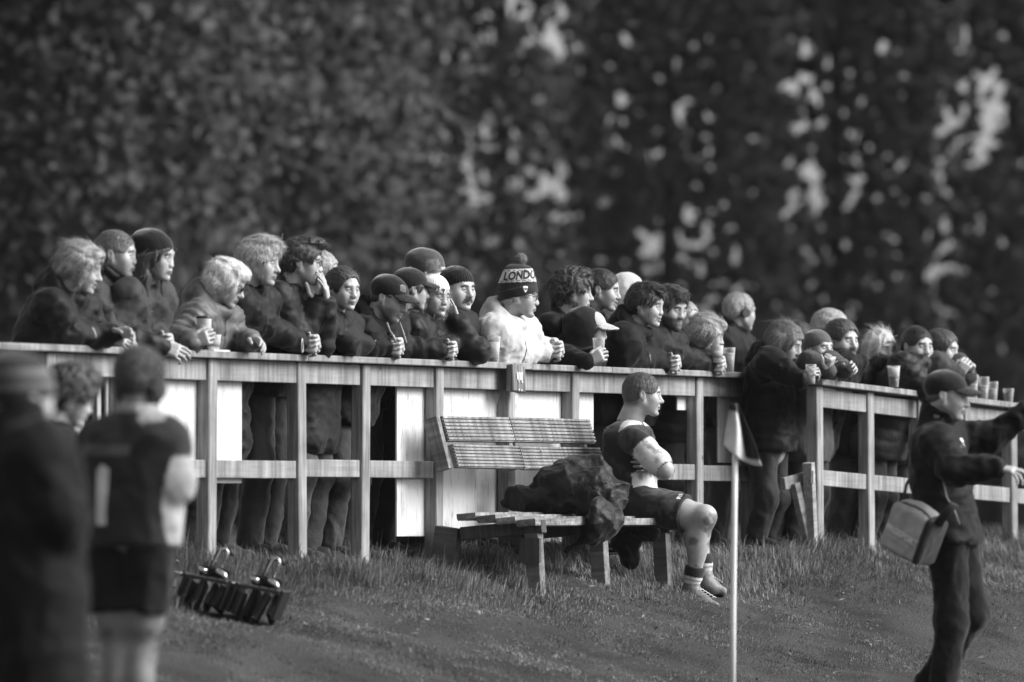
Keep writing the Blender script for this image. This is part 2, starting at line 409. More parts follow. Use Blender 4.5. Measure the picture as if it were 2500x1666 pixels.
# gaps through which the bright sky shows: position along the row, height, radius (metres)
def sky_gaps(Yr):
    r = np.random.RandomState(21); g = []
    def px(x, y, rad): g.append(((x - 1250) / FPX * Yr, EYE + (HORIZON - y) / FPX * Yr, rad))
    cols = [  # columns of daylight between the poplars: x, y0, y1, count, spread, radius
        (930, 300, 560, 8, 22, .050), (1000, 360, 600, 8, 25, .050), (925, 90, 170, 4, 40, .06), (1055, 200, 480, 7, 14, .042),
        (1120, 300, 480, 9, 30, .065), (1170, 350, 470, 10, 24, .07), (1200, 390, 600, 8, 30, .055), (1215, 0, 90, 8, 34, .095), (1260, 0, 110, 10, 34, .10),
        (1330, 20, 110, 9, 36, .10), (1375, 50, 120, 6, 26, .08), (1320, 400, 480, 8, 34, .095), (1385, 420, 480, 5, 24, .075), (1380, 500, 530, 2, 8, .07),
        (1435, 180, 200, 3, 8, .085), (1530, 90, 135, 4, 8, .075), (1525, 180, 290, 4, 8, .06), (1630, 180, 360, 11, 22, .062), (1605, 500, 600, 7, 16, .066),
        (1600, 580, 650, 9, 22, .088), (1677, 520, 532, 2, 4, .10), (1640, 440, 480, 3, 12, .055), (1690, 570, 660, 7, 13, .066), (1725, 280, 330, 3, 10, .05), (1725, 560, 600, 3, 8, .055),
        (1965, 60, 170, 6, 14, .055), (1960, 190, 350, 10, 14, .075), (1995, 240, 300, 4, 9, .075), (1980, 400, 425, 5, 7, .11), (1940, 430, 570, 6, 9, .065), (1993, 450, 520, 6, 9, .068),
        (1985, 520, 640, 8, 15, .068), (2048, 90, 130, 3, 9, .06), (2048, 200, 520, 26, 9, .064), (2095, 300, 390, 4, 6, .055), (2020, 130, 150, 2, 10, .06), (2070, 150, 170, 2, 8, .07),
        (2155, 100, 130, 3, 8, .06), (2235, 170, 310, 9, 14, .055), (2200, 400, 460, 4, 9, .06), (2180, 560, 610, 3, 8, .055), (2035, 590, 670, 8, 22, .07),
        (2290, 30, 36, 1, 2, .07), (2355, 75, 85, 2, 3, .09), (2310, 300, 370, 5, 14, .062), (2315, 295, 305, 3, 10, .08), (2350, 270, 280, 2, 4, .095), (2345, 200, 220, 3, 12, .05),
        (2390, 160, 400, 16, 12, .055), (2440, 90, 330, 22, 22, .066), (2465, 220, 250, 5, 12, .085), (2280, 430, 480, 7, 22, .075), (2240, 450, 500, 4, 9, .055), (2480, 350, 430, 5, 14, .055),
        (2300, 560, 660, 14, 40, .045), (2385, 510, 570, 4, 9, .065), (2255, 640, 900, 24, 40, .040), (2400, 660, 720, 4, 20, .05), (2445, 850, 856, 1, 2, .09),
        (860, 280, 640, 14, 26, .044), (740, 60, 230, 5, 50, .035), (640, 420, 620, 3, 30, .03), (900, 520, 600, 5, 30, .055), (830, 480, 640, 8, 20, .04), (1010, 560, 620, 5, 14, .055)]
    for x, y0, y1, nn, sp, rad in cols:
        for k in range(nn): px(r.normal(x, sp * 1.2), r.uniform(y0 - 12, y1 + 12), rad * 0.46 * r.uniform(0.5, 1.25))
    for k in range(420):
        x = r.uniform(850, 2500); px(x, r.uniform(0, 820), r.uniform(.006, .026))
    return np.array(g)

ROW_Y = 131.0
GAPS = sky_gaps(ROW_Y)
def cut_gaps(P, rr):
    keep = np.ones(len(P), bool)
    for gx_, gz_, gr in GAPS:
        dx = P[:, 0] - gx_; dz = P[:, 2] - gz_
        keep &= (dx * dx + dz * dz) > (gr + rr) ** 2
    return keep

def build_tree(name, x, y, height, width, depth, n, size, mat, seed, label, group, cut=False, poplar=True, dense_lo=0.3):
    r = np.random.RandomState(seed); zb = float(ground_z(x, y))
    root = empty(name, (x, y, zb)); tag(root, label, 'tree', group)
    bm = bmesh.new()
    tr = 0.16 if poplar else 0.28
    lean = r.normal(0, 0.012)
    bm_tube(bm, [(lean * q_ * height, 0, q_ * height * 0.93 - 0.2) for q_ in (0, .15, .35, .6, .8, 1)], [tr * 1.3, tr, tr * .8, tr * .55, tr * .3, 0.03], 9)
    from_bm('trunk', bm, root, [BARK])
    bm = bmesh.new()
    for k in range(26 if poplar else 16):
        z = height * r.uniform(0.06, 0.8); a = r.uniform(0, 6.28); L = (1.6 if poplar else 3.2) * r.uniform(0.6, 1.2)
        up = 2.6 if poplar else 0.7
        p0 = Vector((0, 0, z)); dd = Vector((math.cos(a) * width * .42, math.sin(a) * depth * .42, up)).normalized()
        p1 = p0 + dd * L * 0.5; p2 = p0 + dd * L + Vector((0, 0, 0.15 * L))
        bm_tube(bm, [p0, p1, p2], [0.05, 0.03, 0.01], 6)
    from_bm('branches', bm, root, [BARK])['kind'] = 'stuff'
    # crown: clumps of leaves through a column (poplar) or a broad round mass
    nc = max(20, n // 60)
    z = np.where(r.rand(nc) < 0.78, r.uniform(dense_lo, 8.8, nc), r.uniform(8.0, height, nc))   # the upper crown is thinner
    if poplar: prof = np.clip(np.sin(np.clip(z / height, 0, 1) * 2.6 + 0.5), 0.15, 1)
    else: prof = np.sqrt(np.clip(1 - ((z / height - 0.48) / 0.56) ** 2, 0.05, 1))
    ang = r.uniform(0, 6.28, nc); rad = np.sqrt(r.uniform(0.02, 1, nc))
    C = np.stack([np.cos(ang) * rad * width * 0.5 * prof, np.sin(ang) * rad * depth * 0.5 * prof, z], -1)
    m = n // nc
    sig = np.array([0.24, 0.28, 0.75]) if poplar else np.array([0.75, 0.60, 0.60])
    P = (C[:, None, :] + r.normal(size=(nc, m, 3)) * sig * r.uniform(0.5, 1.2, (nc, 1, 1))).reshape(-1, 3)
    if cut:
        Wp = P + np.array([x, y, zb]); P = P[cut_gaps(Wp, size * 0.9)]
    Vq, Fq = leaf_quads(P, size, r)
    me = np_mesh('crown', Vq, Fq, smooth=False); link_mesh('crown', me, root, [mat])
    return root

# poplar row that closes the view on the right two thirds, a second row behind it, broad trees on the left
LP = []
k = 0
for x in np.arange(-3.9, 9.6, 1.28):
    LP.append(x)
ordn = ['first', 'second', 'third', 'fourth', 'fifth', 'sixth', 'seventh', 'eighth', 'ninth', 'tenth', 'eleventh', 'twelfth', 'thirteenth']
for i_, x in enumerate(LP):
    build_tree('poplar_tree', x + random.uniform(-.12, .12), ROW_Y + random.uniform(-.5, .5), 15.5 + random.uniform(-1, 1.2), 2.6, 2.6, 46000, 0.078, LEAF_DARK, 100 + i_,
               'tall dark narrow poplar, %s from the left in the far tree row' % ordn[i_], 'poplars in the far tree row', cut=True)
for i_, (x, y, h, wd, lab) in enumerate([(-8.6, 98, 13, 5.0, 'broad leafy grey tree at the far left behind the spectators'),
                                         (-5.6, 96, 12.5, 5.2, 'broad leafy grey tree above the left end of the fence'),
                                         (-3.2, 101, 12.0, 4.0, 'broad leafy grey tree right beside the dark poplars')]):
    build_tree('broadleaf_tree', x, y, h, wd, 4.0, 52000, 0.085, LEAF_MID, 300 + i_, lab, 'broad trees behind the left of the fence', poplar=False, dense_lo=0.2)
# ------------------------------------------------------------------ fences
WZ = mat_wood(2, 0.25, 0.35, 0.35); WX = mat_wood(0, 0.235, 0.12, 0.45); WZ2 = mat_wood(2, 0.27, 0.25, 0.3)
WPANEL = mat_panel()
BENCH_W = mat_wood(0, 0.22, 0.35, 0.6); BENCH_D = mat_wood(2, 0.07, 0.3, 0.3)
FANG = math.atan2(FD[1], FD[0])
POST_T, POST_S, RAIL_H = 0.075, 0.10, 1.085

def piece(name, size, loc, parent, mat, bevel=0.004, rot=None, wob=0.0, seed=0):
    bm = bmesh.new(); bm_box(bm, size, (0, 0, 0), None, bevel)
    o = from_bm(name, bm, parent, [mat]); o.location = loc
    if rot: o.rotation_euler = rot
    return o

def s_at(px, t):
    p = world_of(px, 1000, t); return float(to_st(p.x, p.y)[0])

f1 = empty('spectator_fence', ST(0, 0, ZF), FANG)
tag(f1, 'long timber spectator fence with flat top plank and white boards behind', 'fence')
# local x runs along the fence, local -y faces the pitch
posts_px = [110, 292, 505, 725, 880, 1060, 1236, 1393, 1545, 1697, 1828]
post_s = [s_at(p, 0.0) for p in posts_px]
prnd = random.Random(5)
for sx in post_s:
    g0 = gz(ST(sx, 0)) - ZF
    piece('post', (POST_S, POST_T, RAIL_H - g0 + 0.12), (sx, 0, (RAIL_H + g0 - 0.12) / 2 - 0.0), f1, WZ, 0.006, rot=(prnd.uniform(-.008, .008), prnd.uniform(-.006, .006), 0))
# top planks in lengths, flat, overhanging the posts
ends = [post_s[0] - 1.2, post_s[1] + 0.25, post_s[3] - 0.03, post_s[6] + 0.2, post_s[7] + .45, post_s[10] + 0.07]
for a, b_ in zip(ends[:-1], ends[1:]):
    piece('top_plank', (b_ - a - 0.006, 0.165, 0.036), ((a + b_) / 2, 0.0, RAIL_H + 0.018 + prnd.uniform(0, .003)), f1, WX, 0.004)
# upper and middle boards between the posts, set back from the post faces
for a, b_ in zip(post_s[:-1], post_s[1:]):
    piece('upper_board', (b_ - a - POST_S - 0.004, 0.030, 0.115), ((a + b_) / 2, -0.006, RAIL_H - 0.060), f1, WX, 0.003)
for i_, (a, b_) in enumerate(zip(post_s[:-1], post_s[1:])):
    if i_ in (5, 6): continue
    zc = 0.500 + prnd.uniform(-.006, .006)
    piece('middle_board', (b_ - a - POST_S - 0.004, 0.030, 0.095), ((a + b_) / 2, -0.004, zc), f1, WX, 0.003)
# white boards hung on the back of the fence: photograph x range and heights
def wboard(x0, x1, y0, y1, t=-0.046):
    a, b_ = s_at(x0, t), s_at(x1, t)
    pa = world_of((x0 + x1) / 2, y0, t).z - ZF; pb = world_of((x0 + x1) / 2, y1, t).z - ZF
    piece('white_board', (b_ - a, 0.012, pa - pb), ((a + b_) / 2, -t, (pa + pb) / 2), f1, WPANEL, 0.002)
wboard(150, 203, 890, 1120); wboard(258, 285, 890, 1120); wboard(382, 478, 890, 1170)
wboard(515, 588, 893, 1180); wboard(967, 1046, 900, 1310); wboard(1070, 1222, 905, 1308); wboard(1240, 1378, 905, 1308)
wboard(1405, 1447, 905, 1050); wboard(1652, 1680, 935, 1002); wboard(1752, 1812, 930, 1130)
# timber strips behind, beside the boards
for px_, y0, y1 in ((238, 885, 1120), (1214, 900, 1250), (1372, 900, 1250), (1042, 900, 1300)):
    a = s_at(px_, -0.05)
    piece('batten', (0.045, 0.03, (y1 - y0) / FPX * 47), (a, 0.055, world_of(px_, (y0 + y1) / 2, -.05).z - ZF), f1, WZ2, 0.002)
# small wooden notice block with routed white letters on the sixth post
sp = world_of(1259, 925, 0.10)
blk = empty('notice_block', sp, FANG); tag(blk, 'small routed wooden notice block screwed under the top plank', 'sign')
piece('board', (0.19, 0.045, 0.155), (0, 0, 0), blk, mat_wood(2, 0.15, 0.5, 0.6), 0.006, rot=(R(-3), R(3), 0))
def text_mesh(txt, size, extrude=0.001, font_bold=0.0, spacing=1.0, align='CENTER'):
    cu = bpy.data.curves.new('t', 'FONT'); cu.body = txt; cu.size = size; cu.extrude = extrude; cu.offset = font_bold
    cu.align_x = align; cu.align_y = 'CENTER'; cu.resolution_u = 3; cu.space_character = spacing
    ob = bpy.data.objects.new('t', cu); COL.objects.link(ob)
    me = bpy.data.meshes.new_from_object(ob, depsgraph=bpy.context.evaluated_depsgraph_get())
    bpy.data.objects.remove(ob); bpy.data.curves.remove(cu)
    return me
WHITE_PAINT = mat_plain(0.8, 0.5, name='white paint'); BLACK_PAINT = mat_plain(0.015, 0.5, name='black paint'); GREY_PAINT = mat_plain(0.35, 0.6, name='grey paint')
def lettering(txt, size, parent, loc, rot, mat, name='lettering', spacing=1.0, bold=0.0, warp=None, sx=1.0):
    me = text_mesh(txt, size, 0.0008, bold, spacing)
    if warp is not None or sx != 1.0:
        co = np.zeros(len(me.vertices) * 3, np.float32); me.vertices.foreach_get('co', co); co = co.reshape(-1, 3)
        co[:, 0] *= sx
        if warp is not None: co = warp(co)
        me.vertices.foreach_set('co', co.astype(np.float32).ravel()); me.update()
    o = link_mesh(name, me, parent, [mat]); o.location = loc; o.rotation_euler = rot
    return o
lettering('I(II[', 0.062, blk, (-0.005, -0.0285, 0.012), (R(90) - R(3), R(3), 0), mat_plain(0.7, .6), bold=0.0008)
lettering('. .', 0.08, blk, (0.005, -0.027, -0.045), (R(90) - R(3), R(3), 0), mat_plain(0.7, .6), bold=0.0008)

# second fence, on the far side of the gateway
f2s = s_at(1990, 0.59); F2T = 0.59
f2 = empty('spectator_fence', ST(0, F2T, ZF), FANG)
tag(f2, 'second timber fence beyond the gateway, running off the right edge', 'fence')
px2 = [1990, 2115, 2238, 2352, 2465, 2568]
ps2 = [s_at(p, F2T) for p in px2]
def f2top(s): return 1.035 - 0.105 * (s - ps2[0]) / (ps2[4] - ps2[0])
slope2 = math.atan(0.105 / (ps2[4] - ps2[0]))
for i_, sx in enumerate(ps2):
    g0 = gz(ST(sx, F2T)) - ZF; H = f2top(sx) - g0 + 0.1
    piece('post', (POST_S, POST_T, H), (sx, 0, f2top(sx) - H / 2), f2, WZ, 0.006, rot=(0.0, R(-1.0), 0))
a, b_ = ps2[0] + 0.02, ps2[5]
mid = ps2[2] + 0.3
for a, b_ in ((ps2[0] - 0.08, mid), (mid + 0.005, ps2[5])):
    piece('top_plank', (b_ - a, 0.165, 0.036), ((a + b_) / 2, 0, f2top((a + b_) / 2) + 0.018), f2, WX, 0.004, rot=(0, slope2, 0))
for a, b_ in zip(ps2[:-1], ps2[1:]):
    c = (a + b_) / 2; L = b_ - a - POST_S - .004
    piece('upper_board', (L, 0.030, 0.110), (c, -0.006, f2top(c) - 0.075), f2, WX, 0.003, rot=(0, slope2, 0))
    piece('middle_board', (L, 0.030, 0.095), (c, -0.004, f2top(c) - 0.560), f2, WX, 0.003, rot=(0, slope2, 0))
# gate frames standing ajar in the gateway
g1 = empty('gate', ST(post_s[-1] + 0.08, 0.0, ZF), FANG); tag(g1, 'braced timber gate leaf hanging from the last post of the near fence', 'gate', 'gate leaves in the gateway')
def bar(name, p, q, w_, h_, parent, mat):
    p, q = Vector(p), Vector(q); d = q - p
    o = piece(name, (d.length, w_, h_), (p + q) / 2, parent, mat, 0.003)
    o.rotation_euler = d.to_track_quat('X', 'Z').to_euler(); return o
def gp(root, px_, py_, t):
    p = world_of(px_, py_, t); s_, t_ = to_st(p.x, p.y); o = to_st(root.location.x, root.location.y)
    return (float(s_ - o[0]), -float(t_ - o[1]), p.z - root.location.z)
bar('top_bar', gp(g1, 1852, 1147, 0.0), gp(g1, 1948, 1166, 0.12), 0.03, 0.085, g1, WX)
bar('stile', gp(g1, 1853, 1150, 0.02), gp(g1, 1862, 1345, 0.02), 0.05, 0.05, g1, WX)
bar('brace', gp(g1, 1890, 1170, 0.06), gp(g1, 1866, 1320, 0.03), 0.05, 0.05, g1, WX)
piece('hinge', (0.014, 0.02, 0.085), gp(g1, 1856, 1308, 0.06), g1, mat_plain(0.8, .3, .6, name='galvanised steel'), 0.002)
g2 = empty('gate', ST(ps2[0] - 0.1, F2T, ZF), FANG); tag(g2, 'braced timber gate leaf hanging from the first post of the far fence', 'gate', 'gate leaves in the gateway')
bar('top_bar', gp(g2, 1912, 1182, 0.5), gp(g2, 1976, 1165, 0.59), 0.03, 0.075, g2, WX)
bar('stile', gp(g2, 1974, 1130, 0.62), gp(g2, 1984, 1370, 0.62), 0.06, 0.06, g2, WZ2)
bar('brace', gp(g2, 1940, 1180, 0.55), gp(g2, 1976, 1340, 0.6), 0.05, 0.05, g2, WX)
for yy in (1165, 1330):
    piece('hinge', (0.014, 0.02, 0.08), gp(g2, 1984 if yy < 1200 else 1990, yy, 0.66), g2, mat_plain(0.8, .3, .6), 0.002)

# ------------------------------------------------------------------ bench
BS, BE, BT = 2.79, 4.95, 0.0
bench = empty('bench', ST((BS + BE) / 2, 0.45, gz(ST((BS + BE) / 2, 0.45))), FANG)
tag(bench, 'weathered bench of ribbed decking boards in front of the fence', 'bench')
def bl(s, t, z): return (s - (BS + BE) / 2, -(t - 0.45), z - bench.location.z)
def ribbed(name, L, Wd, T, loc, rot, nrib, mat, seed):
    """a decking board with grooves along it; x long, y thickness, z width"""
    bm = bmesh.new(); prof = []
    st = Wd / nrib
    for k in range(nrib):
        z0 = -Wd / 2 + k * st
        prof += [(T / 2 - 0.009, z0 + st * .0), (T / 2 - 0.009, z0 + st * .18), (T / 2, z0 + st * .30), (T / 2, z0 + st * .88), (T / 2 - 0.009, z0 + st)]
    prof = prof + [(-T / 2, Wd / 2), (-T / 2, -Wd / 2)]
    A = [bm.verts.new((-L / 2, -y_, z_)) for y_, z_ in prof]; B = [bm.verts.new((L / 2, -y_, z_)) for y_, z_ in prof]
    n_ = len(prof)
    for k in range(n_): bm.faces.new((A[k], A[(k + 1) % n_], B[(k + 1) % n_], B[k]))
    bm.faces.new(A[::-1]); bm.faces.new(B)
    bmesh.ops.recalc_face_normals(bm, faces=bm.faces)
    o = from_bm(name, bm, bench, [mat]); o.location = loc; o.rotation_euler = rot; return o
tilt = R(15)
midS = s_at(1268, 0.22)
for (za, zb_, t0, t1) in ((1.615, 1.470, 0.14, 0.185), (1.452, 1.318, 0.20, 0.245)):
    for a, b_ in ((BS, midS - 0.006), (midS + 0.006, BE)):
        ribbed('backrest_board', b_ - a, za - zb_, 0.034, bl((a + b_) / 2, (t0 + t1) / 2, (za + zb_) / 2 + prnd.uniform(-.003, .003)), (-tilt * 1.1, prnd.uniform(-.004, .004), 0), 7, BENCH_W, 0)
# backrest uprights
for sx in (BS + 0.0, midS, BE - 0.1):
    bar('back_upright', bl(sx - 0.03, 0.10, 1.605), bl(sx - 0.03, 0.180, 1.31), 0.045, 0.085, bench, BENCH_W)
# seat boards: four, with ribbed ends, sloping a little to the pitch
for k in range(4):
    t0 = 0.235 + k * 0.121
    z = 1.050 - 0.0115 * k
    for a, b_ in ((BS + 0.02, BS + 0.02 + 2.13),):
        ribbed('seat_board', b_ - a, 0.116, 0.038, bl((a + b_) / 2 + prnd.uniform(-.006, .006), t0 + 0.058, z), (R(90) - R(5.2), 0, 0), 7, BENCH_W, 0)
# bearers and legs
for sx in (BS + 0.13, (BS + BE) / 2, BE - 0.12):
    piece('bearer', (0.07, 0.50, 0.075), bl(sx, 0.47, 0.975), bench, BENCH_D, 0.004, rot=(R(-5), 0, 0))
    gf_ = gz(ST(sx, 0.62)); gb = gz(ST(sx, 0.16))
    bar('leg', bl(sx, 0.655, 0.955), bl(sx, 0.675, gf_ - 0.05), 0.075, 0.085, bench, mat_wood(2, 0.15, 0.3, 0.4))
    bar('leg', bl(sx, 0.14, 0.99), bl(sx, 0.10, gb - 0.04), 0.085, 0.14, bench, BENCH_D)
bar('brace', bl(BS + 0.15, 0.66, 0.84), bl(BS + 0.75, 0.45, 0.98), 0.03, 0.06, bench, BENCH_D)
ribbed('front_block', 0.12, 0.14, 0.03, bl(BS + 0.075, 0.66, 0.86), (0, 0, R(90)), 7, BENCH_D, 0)
# ------------------------------------------------------------------ implicit surfaces for bodies, heads, hands, clothes
_lat = np.random.RandomState(99).rand(33, 33, 33).astype(np.float32)
_lat[-1] = _lat[0]; _lat[:, -1] = _lat[:, 0]; _lat[:, :, -1] = _lat[:, :, 0]
def vnoise(X, Y, Z):
    x, y, z = np.broadcast_arrays(X, Y, Z)
    x = np.mod(x, 32); y = np.mod(y, 32); z = np.mod(z, 32)
    i, j, k = x.astype(np.int32), y.astype(np.int32), z.astype(np.int32)
    i = np.minimum(i, 31); j = np.minimum(j, 31); k = np.minimum(k, 31)
    a, b, c = x - i, y - j, z - k
    a = a * a * (3 - 2 * a); b = b * b * (3 - 2 * b); c = c * c * (3 - 2 * c)
    L = _lat
    def lx(j_, k_): return L[i, j_, k_] * (1 - a) + L[i + 1, j_, k_] * a
    return ((lx(j, k) * (1 - b) + lx(j + 1, k) * b) * (1 - c) + (lx(j, k + 1) * (1 - b) + lx(j + 1, k + 1) * b) * c) * 2 - 1

def surface_nets(F, lo, h):
    S = F < 0
    nx, ny_, nz = F.shape
    c = np.stack([S[dx:nx - 1 + dx, dy:ny_ - 1 + dy, dz:nz - 1 + dz] for dx in (0, 1) for dy in (0, 1) for dz in (0, 1)])
    cnt = c.sum(0); act = (cnt > 0) & (cnt < 8)
    idx = np.argwhere(act)
    if len(idx) == 0: return np.zeros((0, 3)), np.zeros((0, 4), int)
    imap = np.full(act.shape, -1, np.int32); imap[act] = np.arange(len(idx))
    corners = np.array([(dx, dy, dz) for dx in (0, 1) for dy in (0, 1) for dz in (0, 1)])
    vals = np.stack([F[idx[:, 0] + a, idx[:, 1] + b, idx[:, 2] + d] for a, b, d in corners], 1)
    acc = np.zeros((len(idx), 3)); n = np.zeros(len(idx))
    for p in range(8):
        for q in range(p + 1, 8):
            if np.abs(corners[p] - corners[q]).sum() != 1: continue
            vp, vq = vals[:, p], vals[:, q]; cr = (vp < 0) != (vq < 0)
            t = np.where(cr, vp / np.where(cr, vp - vq, 1), 0)
            acc += np.where(cr[:, None], corners[p] + (corners[q] - corners[p]) * t[:, None], 0); n += cr
    V = (idx + acc / n[:, None]) * h + np.asarray(lo)
    Q = []
    for ax in range(3):
        a1, a2 = [(1, 2), (2, 0), (0, 1)][ax]
        sl0 = [slice(None)] * 3; sl1 = [slice(None)] * 3; sl0[ax] = slice(0, -1); sl1[ax] = slice(1, None)
        A = S[tuple(sl0)]; B = S[tuple(sl1)]
        e = np.argwhere(A != B)
        e = e[(e[:, a1] > 0) & (e[:, a2] > 0) & (e[:, a1] < F.shape[a1] - 1) & (e[:, a2] < F.shape[a2] - 1)]
        if len(e) == 0: continue
        flip = ~A[e[:, 0], e[:, 1], e[:, 2]]
        def at(d1, d2):
            m = e.copy(); m[:, a1] -= d1; m[:, a2] -= d2
            return imap[m[:, 0], m[:, 1], m[:, 2]]
        q = np.stack([at(1, 1), at(0, 1), at(0, 0), at(1, 0)], 1)
        q[flip] = q[flip][:, ::-1]
        Q.append(q)
    return V, np.concatenate(Q)

class Field:
    def __init__(s, lo, hi, h):
        s.lo = np.array(lo, float) - 2 * h; s.h = h
        s.n = np.ceil((np.array(hi, float) + 2 * h - s.lo) / h).astype(int) + 1
        s.ax = [s.lo[i] + h * np.arange(s.n[i]) for i in range(3)]
        s.F = np.full(tuple(s.n), 0.5, np.float32)
    def win(s, lo, hi, pad):
        a = np.clip(np.floor((np.array(lo) - pad - s.lo) / s.h).astype(int), 0, s.n)
        b = np.clip(np.ceil((np.array(hi) + pad - s.lo) / s.h).astype(int) + 1, 0, s.n)
        if np.any(b <= a): return None, None
        sl = tuple(slice(a[i], b[i]) for i in range(3))
        g = (s.ax[0][sl[0]][:, None, None], s.ax[1][sl[1]][None, :, None], s.ax[2][sl[2]][None, None, :])
        return sl, g
    def put(s, lo, hi, fun, k=0.0, op='u'):
        sl, g = s.win(lo, hi, max(k, 0.001) + 3 * s.h)
        if sl is None: return s
        d = fun(*g).astype(np.float32); F = s.F[sl]
        if op == 'u':
            if k > 0:
                m = np.maximum(k - np.abs(F - d), 0) / k; s.F[sl] = np.minimum(F, d) - m * m * k * 0.25
            else: s.F[sl] = np.minimum(F, d)
        else:
            d = -d
            if k > 0:
                m = np.maximum(k - np.abs(F - d), 0) / k; s.F[sl] = np.maximum(F, d) + m * m * k * 0.25
            else: s.F[sl] = np.maximum(F, d)
        return s
    def cap(s, a, b, ra, rb=None, k=0.0, op='u', rip=None, flat=None):
        a = np.array(a, float); b = np.array(b, float); rb = ra if rb is None else rb
        ba = b - a; L2 = max(float(ba @ ba), 1e-9); r = max(ra, rb) * 1.15
        def f(X, Y, Z):
            t = ((X - a[0]) * ba[0] + (Y - a[1]) * ba[1] + (Z - a[2]) * ba[2]) / L2
            tc = np.clip(t, 0, 1)
            rad = ra + (rb - ra) * tc
            if rip: rad = rad + rip[0] * (np.sin(t * rip[1] + 1.7 * vnoise(X * 9, Y * 9, Z * 9)))
            return np.sqrt((X - a[0] - ba[0] * tc) ** 2 + (Y - a[1] - ba[1] * tc) ** 2 + (Z - a[2] - ba[2] * tc) ** 2) - rad
        return s.put(np.minimum(a, b) - r, np.maximum(a, b) + r, f, k, op)
    def ell(s, c, r, k=0.0, op='u', rot=None):
        c = np.array(c, float); r = np.array(r, float); M = None if rot is None else np.array(rot)  # rows = local axes
        R_ = r if M is None else np.full(3, r.max())
        def f(X, Y, Z):
            x, y, z = X - c[0], Y - c[1], Z - c[2]
            if M is not None:
                x, y, z = (M[0, 0] * x + M[0, 1] * y + M[0, 2] * z, M[1, 0] * x + M[1, 1] * y + M[1, 2] * z, M[2, 0] * x + M[2, 1] * y + M[2, 2] * z)
            k0 = np.sqrt((x / r[0]) ** 2 + (y / r[1]) ** 2 + (z / r[2]) ** 2)
            k1 = np.sqrt((x / r[0] ** 2) ** 2 + (y / r[1] ** 2) ** 2 + (z / r[2] ** 2) ** 2)
            return k0 * (k0 - 1) / np.maximum(k1, 1e-6)
        return s.put(c - R_, c + R_, f, k, op)
    def box(s, c, hs, rad=0.01, k=0.0, op='u', rot=None):
        c = np.array(c, float); hs = np.array(hs, float) - rad; M = np.eye(3) if rot is None else np.array(rot)
        R_ = np.full(3, np.linalg.norm(hs) + rad) if rot is not None else hs + rad
        def f(X, Y, Z):
            x, y, z = X - c[0], Y - c[1], Z - c[2]
            q = [np.abs(M[i, 0] * x + M[i, 1] * y + M[i, 2] * z) - hs[i] for i in range(3)]
            o = np.sqrt(sum(np.maximum(v, 0) ** 2 for v in q)); return o + np.minimum(np.maximum(np.maximum(q[0], q[1]), q[2]), 0) - rad
        return s.put(c - R_, c + R_, f, k, op)
    def plane(s, p, nrm, op='s', k=0.0):
        """cut away the side the normal points to"""
        p = np.array(p, float); nrm = np.array(nrm, float); nrm /= np.linalg.norm(nrm)
        return s.put(s.ax[0][[0, -1]].min() * np.ones(3) - 5, 5 * np.ones(3), lambda X, Y, Z: -((X - p[0]) * nrm[0] + (Y - p[1]) * nrm[1] + (Z - p[2]) * nrm[2]), k, op)
    def wrinkle(s, amp, freq, seed=0.0, ridged=True, stretch=(1, 1, 1)):
        m = np.abs(s.F) < max(0.05, 4 * s.h)
        ii = np.argwhere(m)
        x = s.ax[0][ii[:, 0]] * freq * stretch[0] + seed; y = s.ax[1][ii[:, 1]] * freq * stretch[1] + seed * 1.7; z = s.ax[2][ii[:, 2]] * freq * stretch[2] + seed * 0.3
        w = vnoise(x * 0.5 + 7, y * 0.5, z * 0.5) * 0.9
        n1 = vnoise(x + w, y + w, z - w); n2 = vnoise(x * 2.1 + 5, y * 2.1 + w, z * 2.1)
        d = ((1 - np.abs(n1)) ** 2 - 0.45) + 0.4 * n2 if ridged else n1 + 0.5 * n2
        s.F[m] -= (amp * d).astype(np.float32)
        return s
    def mesh(s): return surface_nets(s.F, s.lo, s.h)

def V3(*a): return np.array(a, float)
def nrm(v): v = np.asarray(v, float); return v / max(np.linalg.norm(v), 1e-9)
def rotm(yaw, pitch=0.0, roll=0.0):
    """columns = axes of the turned frame; yaw about z, pitch lowers the nose, roll tips to the right"""
    return np.array((Euler((0, 0, yaw)).to_matrix() @ Euler((0, pitch, 0)).to_matrix() @ Euler((roll, 0, 0)).to_matrix()))

